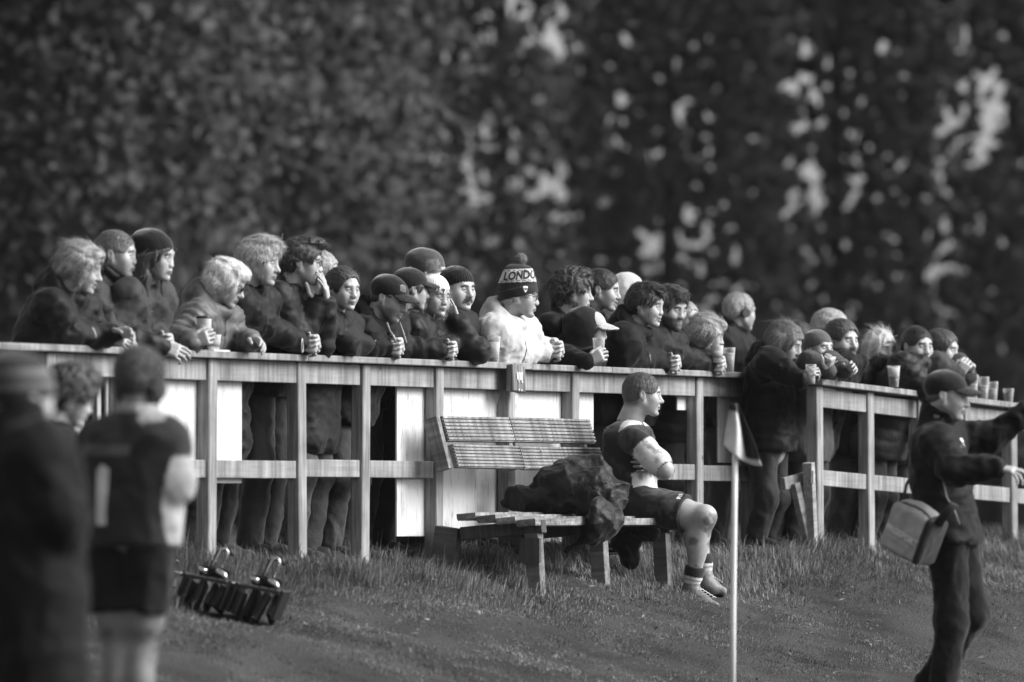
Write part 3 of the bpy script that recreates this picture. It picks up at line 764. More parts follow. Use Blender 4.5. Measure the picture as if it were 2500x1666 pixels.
# ------------------------------------------------------------------ skin, hair, eyes
def mat_skin(tone):
    key = ('skin', tone)
    if key in MATS: return MATS[key]
    m, n, b = new_mat('skin')
    at = n.nodes.new('ShaderNodeAttribute'); at.attribute_name = 'tone'
    tc = n.nodes.new('ShaderNodeTexCoord'); no = n.nodes.new('ShaderNodeTexNoise'); no.inputs['Scale'].default_value = 22; no.inputs['Detail'].default_value = 7
    n.links.new(tc.outputs['Object'], no.inputs['Vector'])
    mr = n.nodes.new('ShaderNodeMapRange'); mr.inputs['From Min'].default_value = 0.3; mr.inputs['From Max'].default_value = 0.7
    mr.inputs['To Min'].default_value = tone * 0.86; mr.inputs['To Max'].default_value = tone * 1.1
    n.links.new(no.outputs['Fac'], mr.inputs['Value'])
    mu = n.nodes.new('ShaderNodeMath'); mu.operation = 'MULTIPLY'; n.links.new(mr.outputs[0], mu.inputs[0]); n.links.new(at.outputs['Fac'], mu.inputs[1])
    n.links.new(mu.outputs[0], b.inputs['Base Color'])
    b.inputs['Roughness'].default_value = 0.48; b.inputs['Specular IOR Level'].default_value = 0.4
    b.inputs['Subsurface Weight'].default_value = 0.0
    bp = n.nodes.new('ShaderNodeBump'); bp.inputs['Strength'].default_value = 0.25; bp.inputs['Distance'].default_value = 0.002
    n2 = n.nodes.new('ShaderNodeTexNoise'); n2.inputs['Scale'].default_value = 260; n2.inputs['Detail'].default_value = 3
    n.links.new(tc.outputs['Object'], n2.inputs['Vector']); n.links.new(n2.outputs['Fac'], bp.inputs['Height']); n.links.new(bp.outputs['Normal'], b.inputs['Normal'])
    MATS[key] = m; return m
def mat_hair(tone, rough=0.5):
    key = ('hair', tone)
    if key in MATS: return MATS[key]
    m, n, b = new_mat('hair')
    g = n.nodes.new('ShaderNodeNewGeometry'); tc = n.nodes.new('ShaderNodeTexCoord')
    no = n.nodes.new('ShaderNodeTexNoise'); no.inputs['Scale'].default_value = 1.0; no.inputs['Detail'].default_value = 5; no.inputs['Distortion'].default_value = 0.8
    mp = n.nodes.new('ShaderNodeMapping'); mp.inputs['Scale'].default_value = (85, 85, 18); n.links.new(tc.outputs['Object'], mp.inputs['Vector']); n.links.new(mp.outputs[0], no.inputs['Vector'])
    ad = n.nodes.new('ShaderNodeMath'); ad.operation = 'MULTIPLY_ADD'; ad.inputs[1].default_value = 0.35; n.links.new(g.outputs['Random Per Island'], ad.inputs[0]); n.links.new(no.outputs['Fac'], ad.inputs[2])
    mr = n.nodes.new('ShaderNodeMapRange'); mr.inputs['From Min'].default_value = 0.42; mr.inputs['From Max'].default_value = 0.92
    mr.inputs['To Min'].default_value = tone * 0.50; mr.inputs['To Max'].default_value = tone * 1.45
    n.links.new(ad.outputs[0], mr.inputs['Value']); n.links.new(mr.outputs[0], b.inputs['Base Color'])
    b.inputs['Roughness'].default_value = rough; b.inputs['Specular IOR Level'].default_value = 0.45
    b.inputs['Sheen Weight'].default_value = 0.15; b.inputs['Sheen Roughness'].default_value = 0.3
    bp = n.nodes.new('ShaderNodeBump'); bp.inputs['Strength'].default_value = 0.9; bp.inputs['Distance'].default_value = 0.007
    n.links.new(no.outputs['Fac'], bp.inputs['Height']); n.links.new(bp.outputs['Normal'], b.inputs['Normal'])
    MATS[key] = m; return m
EYE_WHITE = mat_plain(0.55, 0.15, name='eye white'); EYE_DARK = mat_plain(0.02, 0.1, name='iris'); TEETH = mat_plain(0.75, 0.25, name='teeth')
SUNGLASS = mat_plain(0.012, 0.08, name='dark lens', spec=0.8, coat=1.0)
FRAME_BLACK = mat_plain(0.015, 0.3, name='spectacle frame')

def head_field(h, p):
    """head about the point between the ears: +x nose, +y left, +z crown"""
    f = Field((-0.125, -0.098, -0.19 if not p.get('neck') else -0.26), (0.135, 0.098, 0.13), h)
    q_ = p.get('rnd', [0, 0, 0, 0, 0]); fw = p.get('wide', 1.02) * 0.98 + .03 * q_[0]; jaw = p.get('jaw', 1.02) + .06 * q_[1]; ns = p.get('nose', 1.0) + .12 * q_[2]; sm = p.get('smile', 0.0); op = p.get('open', 0.0)
    f.ell((-.014, 0, .030), (.098, .077 * fw, .086))
    f.ell((.030, 0, .008), (.060, .064 * fw, .078), k=.02)
    f.ell((.034, 0, -.052), (.052, .056 * fw * jaw, .052), k=.025)
    for sy in (1, -1):
        f.cap((-.006, sy * .058 * fw, -.040), (.060, sy * .020 * jaw, -.094), .019, .015, k=.022)      # jaw line
        f.ell((.052, sy * .046 * fw, -.024), (.028, .022, .026), k=.025)
        f.ell((.046, sy * .038 * fw, -.052), (.026, .018, .026), k=.025)                                # cheekbone
        if sm > 0: f.ell((.070, sy * .036 * fw, -.038), (.018, .016, .015), k=.016)
    f.ell((.073, 0, -.098), (.020 * jaw, .021 * jaw, .017), k=.02)                                      # chin
    f.cap((.078, -.034, .024), (.078, .034, .024), .011 + .002 * q_[3], k=.016)                                         # brow ridge
    f.ell((.066, 0, -.058), (.030, .030, .026), k=.018)                                                  # upper jaw
    for sy in (1, -1):
        f.ell((.099, sy * .0325, .001), (.0185, .0185, .0115), k=.012, op='s')                              # socket
        f.ell((.0735, sy * .0315, .000), (.0150, .0165, .0125), k=.004)                                  # lids
        f.ell((.094, sy * .0325, -.0015), (.012, .0125, .0036 if not p.get('squint') else .0022), k=.002, op='s')   # slit
    f.cap((.083, 0, .016), (.098 * ns ** .5, 0, -.026), .0085, .0115, k=.016)                            # nose
    f.ell((.100 * ns ** .5, 0, -.032), (.0140 * ns, .0125 * ns, .0120), k=.010)
    for sy in (1, -1):
        f.ell((.092, sy * .0125 * ns, -.037), (.0105, .0085, .0085), k=.007)
        f.ell((.099, sy * .0065, -.0445), (.004, .003, .004), k=.002, op='s')
    mw = .021 + .008 * sm; up = .009 * sm
    for sy in (1, -1):                                                                                   # lips
        f.cap((.0935, 0, -.0605), (.084 - .006 * sm, sy * mw, -.065 + up), .0058, .0035, k=.006)
        f.cap((.0915, 0, -.0725 - .010 * op), (.083 - .006 * sm, sy * mw * .9, -.0675 + up - .004 * op), .0066, .0035, k=.006)
        f.cap((.101, 0, -.0665 - .005 * op), (.091 - .006 * sm, sy * mw, -.0665 + up), .0013 + .0055 * op + .0016 * sm, .001, k=.002, op='s')
    f.ell((.094, 0, -.0855 - .006 * op), (.010, .014, .006), k=.006, op='s')
    for sy in (1, -1):                                                                                   # ears
        er = rotm(0, R(-14), 0).T
        c = V3(-.010, sy * .079 * fw, -.006)
        f.ell(c, (.018, .0075, .031), k=.005, rot=er)
        f.ell(c + V3(.003, sy * .008, .003), (.010, .006, .019), k=.003, op='s', rot=er)
        f.ell(c + V3(.006, sy * .002, -.006), (.004, .006, .006), k=.002)
    for sy in (1, -1):
        f.cap((.094, sy * .019, -.040), (.080, sy * .034, -.066), .0022, .0018, k=.007, op='s')          # crease beside the mouth
        f.cap((.082, sy * .022, -.0165), (.074, sy * .044, -.018), .0020, .0015, k=.006, op='s')         # under the eye
    if p.get('beard'):
        f.ell((.050, 0, -.082), (.045, .050 * jaw, .038), k=.012)
        f.ell((.078, 0, -.100), (.022, .030, .022), k=.012)
        f.cap((.088, 0, -.106 ), (.074, 0, -.118), .014, .008, k=.012)
    if p.get('tache'):
        for sy in (1, -1): f.cap((.097, sy * .004, -.051), (.085, sy * .031, -.066), .0085, .0055, k=.004)
    return f

def head_tone(V, p):
    t = np.ones(len(V)); x, y, z = V[:, 0], V[:, 1], V[:, 2]; ay = np.abs(y)
    ht = p.get('browtone', 0.3)
    zb = .0235 + p.get('browup', 0) - .010 * np.clip((ay - .036) / .015, 0, 1) - (.004 if p.get('frown') else 0) * np.clip((.03 - ay) / .02, 0, 1) * 1.5
    brow = (x > .04) & (ay > .012) & (ay < .052) & (np.abs(z - zb) < .0052)
    t[brow] = ht
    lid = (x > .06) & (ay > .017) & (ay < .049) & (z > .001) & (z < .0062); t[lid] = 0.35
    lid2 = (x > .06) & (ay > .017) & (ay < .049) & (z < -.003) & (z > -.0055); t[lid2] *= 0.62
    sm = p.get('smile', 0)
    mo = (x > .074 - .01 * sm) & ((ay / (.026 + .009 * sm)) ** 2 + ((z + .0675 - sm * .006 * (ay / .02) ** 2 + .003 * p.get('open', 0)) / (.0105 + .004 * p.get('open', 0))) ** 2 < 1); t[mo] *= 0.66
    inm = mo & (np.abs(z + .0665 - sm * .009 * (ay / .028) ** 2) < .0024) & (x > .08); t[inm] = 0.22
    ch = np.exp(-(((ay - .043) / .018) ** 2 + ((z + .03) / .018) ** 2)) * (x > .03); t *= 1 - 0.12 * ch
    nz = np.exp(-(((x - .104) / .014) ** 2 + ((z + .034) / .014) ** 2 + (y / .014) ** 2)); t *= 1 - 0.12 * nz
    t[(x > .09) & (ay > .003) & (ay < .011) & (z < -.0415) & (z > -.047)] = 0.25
    b = p.get('stubble', 0.0)
    if b:
        zone = smooth(-z, .030, .052) * smooth(x, -.02, .012) * (1 - smooth(-z, .125, .14)); zone = np.maximum(zone, ((x > .08) & (z < -.047)) * 0.9)
        zone *= ~((x > .080) & ((ay / .024) ** 2 + ((z + .068) / .0085) ** 2 < 1))
        n = vnoise(V[:, 0] * 300, V[:, 1] * 300, V[:, 2] * 300) * 0.2
        t = t * (1 - zone * (b + n * b))
    if p.get('tache'): t[(x > .070) & (ay < .034) & (z < -.044 - .35 * np.clip(ay - .008, 0, 1)) & (z > -.0595 - .45 * np.clip(ay - .006, 0, 1))] = 0.14
    if p.get('scalp') is None and p.get('rim'):
        zc = smooth(z - (x * .5 - .004), .022, .058); t = t * (1 - zc * .75 * (1 + .5 * vnoise(x * 220, y * 220, z * 220)))
    m_ = vnoise(x * 26 + 3, y * 26, z * 26) + .6 * vnoise(x * 70, y * 70, z * 70); t = t * (1 - .10 * m_)
    if p.get('scalp') is not None:
        zc = smooth(z - (x * .55 - .002), .014, .042); back = smooth(-x, .012, .045) * smooth(z, -.085, -.05)
        zz = np.clip(np.maximum(zc, back), 0, 1); t = t * (1 - zz) + p['scalp'] * zz
    return t

def strands(V, N, n, L, wd, comb, seed, flare=0.35, curl=0.0, mask=None):
    """thin tapering locks standing off a surface"""
    r = np.random.RandomState(seed)
    if mask is not None: V, N = V[mask], N[mask]
    if len(V) == 0: return np.zeros((0, 3)), np.zeros((0, 4), int)
    i = r.randint(0, len(V), n); P, Nn = V[i], N[i]
    C = np.asarray(comb(P) if callable(comb) else np.tile(comb, (n, 1)), float)
    C = C - (C * Nn).sum(1)[:, None] * Nn; C /= np.maximum(np.linalg.norm(C, axis=1), 1e-5)[:, None]
    D = C + Nn * flare * 0.30 * r.uniform(0.1, 1.4, n)[:, None] + r.normal(0, 0.07 + curl * .22, (n, 3)); D /= np.linalg.norm(D, axis=1)[:, None]
    S = np.cross(D, Nn); S /= np.maximum(np.linalg.norm(S, axis=1), 1e-5)[:, None]; S *= wd * r.uniform(.5, 1.3, n)[:, None]
    l = L * r.uniform(.5, 1.3, n)[:, None]
    bend = (C * 0.6 - Nn * 0.45 + r.normal(0, 0.2 + curl, (n, 3))) * l * 0.35
    p0 = P - Nn * .004; p1 = P + D * l * .5; p2 = P + D * l + bend
    Vq = np.stack([p0 - S, p0 + S, p1 + S * .8, p1 - S * .8, p2 + S * .15, p2 - S * .15], 1).reshape(-1, 3)
    b = np.arange(n)[:, None] * 6
    return Vq, np.concatenate([b + np.array([[0, 1, 2, 3]]), b + np.array([[3, 2, 4, 5]])])

def vnormals(V, Q):
    n = np.cross(V[Q[:, 2]] - V[Q[:, 0]], V[Q[:, 3]] - V[Q[:, 1]]); N = np.zeros_like(V)
    for k in range(4): np.add.at(N, Q[:, k], n)
    return N / np.maximum(np.linalg.norm(N, axis=1), 1e-12)[:, None]

def join(*parts):
    Vs, Qs, o = [], [], 0
    for V_, Q_ in parts:
        if len(V_) == 0: continue
        Vs.append(V_); Qs.append(np.asarray(Q_) + o); o += len(V_)
    return np.concatenate(Vs), np.concatenate(Qs)

def hair_mesh(style, h, seed, p):
    """returns V, Q in head space"""
    f = Field((-.20, -.16, -.34), (.17, .16, .20), h)
    o = {'crop': .007, 'buzz': .0015, 'short': .015, 'quiff': .014, 'messy': .018, 'curly': .026, 'grey': .021, 'bob': .020, 'long': .016, 'tied': .012, 'up': .022, 'bald': .003, 'white': .022}[style]
    f.ell((-.016, 0, .032), (.097 + o, .076 + o, .085 + o)); ob = o * (.35 if style in ('tied', 'buzz', 'crop') else .8); f.ell((.026, 0, .012), (.062 + ob, .066 + ob, .078 + ob), k=.02)
    if style not in ('buzz', 'bald', 'crop'): f.ell((-.05, 0, -.005), (.055 + o, .062 + o * .8, .060 + o * .5), k=.03)
    else: f.ell((-.045, 0, -.008), (.058 + o, .062 + o, .055 + o), k=.02)
    if style == 'quiff':
        f.ell((.045, 0, .112), (.058, .058, .026), k=.03); f.ell((.085, .0, .098), (.028, .05, .020), k=.02)
    if style == 'messy': f.ell((.04, 0, .105), (.06, .06, .026), k=.03); f.ell((.080, 0, .080), (.022, .054, .020), k=.015)
    if style == 'curly': f.ell((.045, 0, .105), (.055, .062, .032), k=.03); f.ell((-.075, 0, -.05), (.038, .055, .06), k=.03)
    if style == 'grey': f.ell((.030, 0, .115), (.07, .062, .024), k=.03); f.ell((.082, .0, .082), (.022, .05, .022), k=.02); f.ell((-.07, 0, -.045), (.035, .055, .04), k=.03)
    if style == 'white': f.ell((.05, 0, .085), (.058, .074, .038), k=.03); f.ell((-.06, 0, -.03), (.055, .082, .07), k=.03)
    # face opening and neck
    fr = {'crop': (.128, .0, -.024, .088, .100, .094), 'buzz': (.128, .0, -.020, .092, .100, .100), 'short': (.128, 0, -.022, .094, .105, .100), 'tied': (.120, 0, -.022, .096, .100, .104), 'bald': (.09, 0, .02, .13, .10, .13)}.get(style, (.135, 0, -.034, .096, .120, .100))
    f.ell(fr[:3], fr[3:], op='s', k=.008)
    if style in ('crop', 'buzz', 'short', 'quiff', 'messy', 'curly', 'grey', 'bald'):
        for sy in (1, -1): f.ell((.022, sy * .086, -.038), (.052, .030, .048), op='s', k=.006)
        f.box((.02, 0, -.18), (.2, .2, .115 if style not in ('curly', 'grey') else .085), .01, op='s', k=.01)
    if style == 'tied':
        for sy in (1, -1): f.ell((.012, sy * .090, -.030), (.036, .026, .036), op='s', k=.006)
        f.box((.02, 0, -.18), (.2, .2, .105), .01, op='s', k=.01)
        f.ell((-.125, 0, .01), (.035, .030, .030), k=.015)
    if style == 'up':
        f.ell((-.07, 0, -.02), (.055, .074, .07), k=.02)
        for sy in (1, -1): f.cap((.045, sy * .074, .03), (.030, sy * .078, -.075), .016, .008, k=.015)
        f.ell((.070, 0, .085), (.035, .058, .024), k=.02)
    if style in ('long', 'bob'):
        L = -.31 if style == 'long' else -.12
        for sy in (1, -1):
            f.cap((-.012, sy * .080, .03), (-.015 if style == 'long' else .005, sy * .086, max(L * .5, -.11)), .024, .028, k=.02)
            f.cap((-.045, sy * .074, .02), (-.045, sy * .080, L * .75), .036, .034, k=.02)
            if style == 'long': f.cap((.005, sy * .088, -.10), (.030, sy * .090, L), .026, .014, k=.02); f.cap((-.03, sy * .085, -.14), (.0, sy * .095, L), .034, .018, k=.02)
        f.cap((-.075, 0, .0), (-.085, 0, L * .9), .046, .042, k=.03)
    am, fq = {'crop': (.0025, 60), 'buzz': (.0012, 90), 'bald': (.0005, 100), 'short': (.0035, 50), 'quiff': (.007, 44), 'messy': (.007, 34), 'curly': (.013, 40), 'grey': (.006, 26), 'bob': (.006, 26),
              'long': (.009, 22), 'tied': (.005, 46), 'up': (.008, 28), 'white': (.009, 30)}[style]
    st = (.3, 1.3, 1.3) if style in ('tied', 'grey', 'up') else (1, 1, 1) if style in ('curly', 'messy') else ((1, 1, .30) if style in ('long', 'bob') else (.45, 1.3, .8))
    f.wrinkle(am, fq, seed, stretch=st)
    V_, Q_ = f.mesh(); N_ = vnormals(V_, Q_)
    ns, L, wd, fl, cu = {'crop': (3600, .012, .0011, 1.2, .1), 'buzz': (3200, .008, .0010, 1.6, .1), 'bald': (200, .006, .0006, 1, 0), 'short': (2200, .022, .0012, .5, .15), 'quiff': (1100, .035, .0013, .5, .3), 'messy': (1700, .030, .0015, .6, .25), 'curly': (1800, .026, .0014, 1.1, 1.2),
                         'grey': (2200, .040, .0013, .3, .12), 'bob': (1300, .06, .0011, .22, .15), 'long': (2000, .075, .0012, .16, .25), 'tied': (1600, .035, .0009, .16, .08), 'up': (1800, .055, .0012, .2, .12), 'white': (2600, .034, .0012, .4, .2)}[style]
    def comb(P):
        out = P * np.array([1, 1, 0]); out /= np.maximum(np.linalg.norm(out, axis=1), .02)[:, None]
        top = smooth(P[:, 2], .05, .10)[:, None]
        fwd = np.array([1.0, 0, .2]) if style in ('messy', 'quiff', 'grey', 'curly', 'buzz', 'crop') else np.array([-1.0, 0, 0.1])
        return (1 - top) * (np.array([-.35, 0, -1.0]) + out * .1) + top * fwd
    sv, sq = strands(V_, N_, int(ns * 1.5), L, wd, comb, int(seed) + 5, fl, cu)
    return join((V_, Q_), (sv, sq))

# ------------------------------------------------------------------ hands
def hand_field(f, wrist, fwd, palm, side, pose, s=1.0, thumb_side=1):
    """wrist point, fwd = along the palm, palm = direction the palm faces, side = towards the thumb"""
    w0 = np.array(wrist); fwd = nrm(fwd); palm = nrm(palm - (palm @ fwd) * fwd); side = np.cross(palm, fwd) * thumb_side
    def P(a, b, c): return w0 + (fwd * a + side * b + palm * c) * s
    for b_, r_ in ((-.028, .0125), (-.010, .0145), (.010, .0150), (.027, .0140)):
        f.cap(P(.004, b_ * .62, 0), P(.085, b_, 0), r_ * s, r_ * .95 * s, k=.010 * s)
    base = [(-.031, .078, .9, .0080), (-.0105, .087, 1.08, .0086), (.0105, .089, 1.15, .0090), (.031, .084, 1.0, .0090)]
    curl = {'relaxed': (22, 28, 18), 'clasp': (62, 62, 30), 'fist': (78, 85, 40), 'hold': (38, 44, 30), 'flat': (6, 6, 4), 'mouth': (14, 16, 10), 'point': (10, 14, 8)}[pose]
    for i_, (b_, a_, ln, r_) in enumerate(base):
        ang = 0; p = P(a_, b_, 0); extra = 0
        if pose == 'point' and i_ < 2: extra = 16
        if pose in ('relaxed', 'hold'): extra = (3 - i_) * 4
        seg = [.040 * ln, .025 * ln, .020 * ln]; rr = [r_, r_ * .92, r_ * .82, r_ * .72]
        spread = {'point': .16, 'flat': .05, 'clasp': .10}.get(pose, .04) * (i_ - 1.5)
        for j_ in range(3):
            ang += R(curl[j_] + extra)
            d = fwd * math.cos(ang) + palm * math.sin(ang) + side * spread
            q = p + nrm(d) * seg[j_] * s
            f.cap(p, q, rr[j_] * s, rr[j_ + 1] * s, k=.0025 * s); p = q
    # thumb leaves the side of the palm near its base
    t0 = P(.018, .026, .006); ta = {'flat': (.60, .9, .05), 'point': (.7, .8, .1), 'mouth': (.35, 1.0, .25)}.get(pose, (.75, .55, .55))
    d1 = nrm(fwd * ta[0] + side * ta[1] + palm * ta[2]); t1 = t0 + d1 * .044 * s
    d2 = nrm(fwd * (ta[0] + .5) + side * ta[1] * .35 + palm * ta[2] * 1.1); t2 = t1 + d2 * .033 * s
    d3 = nrm(d2 + palm * .2); t3 = t2 + d3 * .026 * s
    f.cap(t0, t1, .0155 * s, .0115 * s, k=.008 * s); f.cap(t1, t2, .0110 * s, .0098 * s, k=.002); f.cap(t2, t3, .0098 * s, .0080 * s, k=.002)

def hand_mesh(wrist, fwd, palm, pose, left, s=1.0, h=.0042, forearm=None):
    w0 = np.array(wrist); f = Field(w0 - .21 * s, w0 + .21 * s, h)
    hand_field(f, w0, fwd, np.array(palm, float), None, pose, s, 1 if left else -1)
    if forearm is not None:
        e = w0 - nrm(fwd if forearm is True else w0 - np.array(forearm)) * .10
        f.cap(e, w0 + nrm(fwd) * .012, .030 * s, .0235 * s, k=.012)
    return f.mesh()

def ik(a, c, l1, l2, pole):
    a = np.array(a, float); c = np.array(c, float); d = c - a; L = np.linalg.norm(d)
    if L > (l1 + l2) * .995: d = d * ((l1 + l2) * .995 / L); L = (l1 + l2) * .995
    x = (l1 * l1 - l2 * l2 + L * L) / (2 * L); y = math.sqrt(max(l1 * l1 - x * x, 0))
    u = d / L; pl = np.array(pole, float); pl = pl - (pl @ u) * u; pl = nrm(pl)
    return a + u * x + pl * y
# ------------------------------------------------------------------ figures
def mat_toned(name='printed fabric', rough=0.8, sheen=0.2):
    key = ('toned', name, rough)
    if key in MATS: return MATS[key]
    m, n, b = new_mat(name)
    at = n.nodes.new('ShaderNodeAttribute'); at.attribute_name = 'tone'
    tc = n.nodes.new('ShaderNodeTexCoord'); no = n.nodes.new('ShaderNodeTexNoise'); no.inputs['Scale'].default_value = 11; no.inputs['Detail'].default_value = 7
    n.links.new(tc.outputs['Object'], no.inputs['Vector'])
    mr = n.nodes.new('ShaderNodeMapRange'); mr.inputs['From Min'].default_value = 0.3; mr.inputs['From Max'].default_value = 0.7
    mr.inputs['To Min'].default_value = 0.7; mr.inputs['To Max'].default_value = 1.15
    n.links.new(no.outputs['Fac'], mr.inputs['Value'])
    mu = n.nodes.new('ShaderNodeMath'); mu.operation = 'MULTIPLY'; n.links.new(mr.outputs[0], mu.inputs[0]); n.links.new(at.outputs['Fac'], mu.inputs[1])
    n.links.new(mu.outputs[0], b.inputs['Base Color'])
    b.inputs['Roughness'].default_value = rough; b.inputs['Specular IOR Level'].default_value = 0.25
    b.inputs['Sheen Weight'].default_value = sheen
    bp = n.nodes.new('ShaderNodeBump'); bp.inputs['Strength'].default_value = 0.3; bp.inputs['Distance'].default_value = 0.006
    n.links.new(no.outputs['Fac'], bp.inputs['Height']); n.links.new(bp.outputs['Normal'], b.inputs['Normal'])
    MATS[key] = m; return m
def set_tone(me, t):
    a = me.attributes.new('tone', 'FLOAT', 'POINT'); a.data.foreach_set('value', np.asarray(t, np.float32))

_eye = None
def eye_mesh():
    global _eye
    if _eye is None:
        bm = bmesh.new(); bmesh.ops.create_uvsphere(bm, u_segments=14, v_segments=10, radius=.0127, matrix=Matrix.Rotation(R(90), 4, 'Y'))
        for f_ in bm.faces:
            f_.material_index = 1 if f_.calc_center_median().x > .0106 else 0; f_.smooth = True
        _eye = bpy.data.meshes.new('eye'); bm.to_mesh(_eye); bm.free(); _eye.materials.append(EYE_WHITE); _eye.materials.append(EYE_DARK)
    return _eye

class HeadSpace:
    """places head-space geometry into the figure's frame"""
    def __init__(s, c, M, sc): s.c = np.array(c, float); s.M = np.array(M, float); s.sc = sc
    def pts(s, V_): return s.c + (np.asarray(V_) * s.sc) @ s.M.T
    def inv(s, p): return ((np.asarray(p) - s.c) @ s.M) / s.sc
    def vec(s, v): return s.M @ np.asarray(v, float)
    def mat4(s):
        m = Matrix([list(s.M[i] * s.sc) + [s.c[i]] for i in range(3)] + [[0, 0, 0, 1]]); return m

def hat_mesh(kind, h, seed, p):
    f = Field((-.20, -.14, -.10), (.24, .14, .26), h); up = p.get('up', 0.0)
    def cut(zf, zb_, op='s'):        # brim line: height at the forehead and at the nape
        sl = (zf - zb_) / .19
        f.put((-1, -1, -1), (1, 1, 1), lambda X, Y, Z: Z - (zf + (X - .08) * sl) + 0 * Y, .003, op)
    V2 = []
    if kind in ('beanie', 'slouch', 'bobble', 'big'):
        top = {'beanie': .098, 'slouch': .108, 'bobble': .098, 'big': .140}[kind]
        f.ell((-.016, 0, .030 + up), (.108, .089, top))
        if kind == 'slouch': f.ell((-.060, 0, .075), (.075, .078, .052), k=.04)
        if kind == 'big': f.box((-.016, 0, .105), (.078, .066, .058), .035, k=.03)
        cut(p.get('zf', .040), p.get('zb', -.035))
        if p.get('cuff', True):
            g = Field((-.20, -.14, -.10), (.24, .14, .26), h)
            g.ell((-.016, 0, .028 + up), (.114, .095, .100)); ce = p.get('cuffh', .042)
            sl = (p.get('zf', .040) - p.get('zb', -.035)) / .19
            g.put((-1, -1, -1), (1, 1, 1), lambda X, Y, Z: Z - (p.get('zf', .040) - .002 + (X - .08) * sl) + 0 * Y, .004, 's')
            g.put((-1, -1, -1), (1, 1, 1), lambda X, Y, Z: (p.get('zf', .040) + ce + (X - .08) * sl) - Z + 0 * Y, .004, 's')
            f.F = np.minimum(f.F, g.F)
        am, nr = p.get('rib', (.0012, 46))
        X, Y, Z = f.ax[0][:, None, None], f.ax[1][None, :, None], f.ax[2][None, None, :]
        ang = np.arctan2(Y, X + .016); f.F -= (am * np.cos(ang * nr) * (1 if am < .002 else 1)).astype(np.float32) * np.ones_like(f.F)
        if kind != 'slouch': f.wrinkle(.002, 18, seed)
        else: f.wrinkle(.004, 14, seed)
        V_, Q_ = f.mesh()
    elif kind == 'cap':
        f.ell((-.014, 0, .038), (.108, .087, .086)); cut(.048, -.030)
        def brim(X, Y, Z):
            x = X - .088; zc = .052 - .10 * x - 5.5 * Y * Y - 1.6 * x * x; r = np.sqrt((x / .088) ** 2 + (Y / .082) ** 2)
            return np.maximum(np.abs(Z - zc) - .0035, (r - 1) * .07)
        f.put((.06, -.09, .0), (.19, .09, .07), brim, .004)
        f.ell((-.014, 0, .125), (.006, .006, .005), k=.003)
        for a_ in range(6):
            a_ = a_ * math.pi / 3 + .5
            f.cap((-.014, 0, .1245), (-.014 + .105 * math.cos(a_), .085 * math.sin(a_), .045), .0015, k=.002) if False else None
        f.wrinkle(.0012, 25, seed)
        V_, Q_ = f.mesh()
    elif kind == 'headguard':
        f.ell((-.014, 0, .030), (.115, .096, .100)); f.ell((.13, 0, -.03), (.09, .085, .085), op='s', k=.008)
        f.box((0, 0, -.15), (.2, .2, .085), .01, op='s')
        for sy in (1, -1): f.ell((-.005, sy * .088, -.045), (.045, .02, .05), k=.01); f.cap((.0, sy * .085, -.07), (.055, sy * .03, -.125), .010, k=.008)
        X, Y, Z = f.ax[0][:, None, None], f.ax[1][None, :, None], f.ax[2][None, None, :]
        f.F -= (.003 * np.sign(np.cos(Z * 150)) * np.sign(np.cos(X * 150))).astype(np.float32)
        V_, Q_ = f.mesh()
    return V_, Q_

def fur_ball(c, r_, seed, n=1200, L=.02):
    f = Field(np.array(c) - r_ * 1.5, np.array(c) + r_ * 1.5, .005); f.ell(c, (r_, r_, r_)); f.wrinkle(.006, 60, seed)
    V_, Q_ = f.mesh(); N_ = vnormals(V_, Q_)
    sv, sq = strands(V_, N_, n, L, .0008, lambda P: np.random.RandomState(seed).normal(size=P.shape), seed, 3.0, .3)
    return join((V_, Q_), (sv, sq))

def hood_mesh(h, seed, hs, N, sh, tight=1.0):
    """a raised hood, in figure space"""
    c = hs.c; f = Field(c - .36, c + .24, h); M = hs.M.T; s = hs.sc
    f.ell(hs.pts((-.042, 0, .026)), V3(.116, .104, .116) * s * tight, rot=M)
    f.cap(hs.pts((-.045, 0, -.04)), N + V3(-.01, 0, -.03), .105 * s, .13 * s, k=.06)
    f.ell(hs.pts((-.115, 0, .035)), V3(.045, .04, .045) * s, k=.04, rot=M)
    f.ell(hs.pts((.110, 0, -.022)), V3(.118, .082, .122) * s, op='s', k=.012, rot=M)
    f.ell(hs.pts((.0, 0, -.005)), V3(.105, .084, .108) * s, op='s', k=.006, rot=M)
    f.plane((0, 0, N[2] - .06), (0, 0, -1))
    f.wrinkle(.006, 13, seed); return f.mesh()

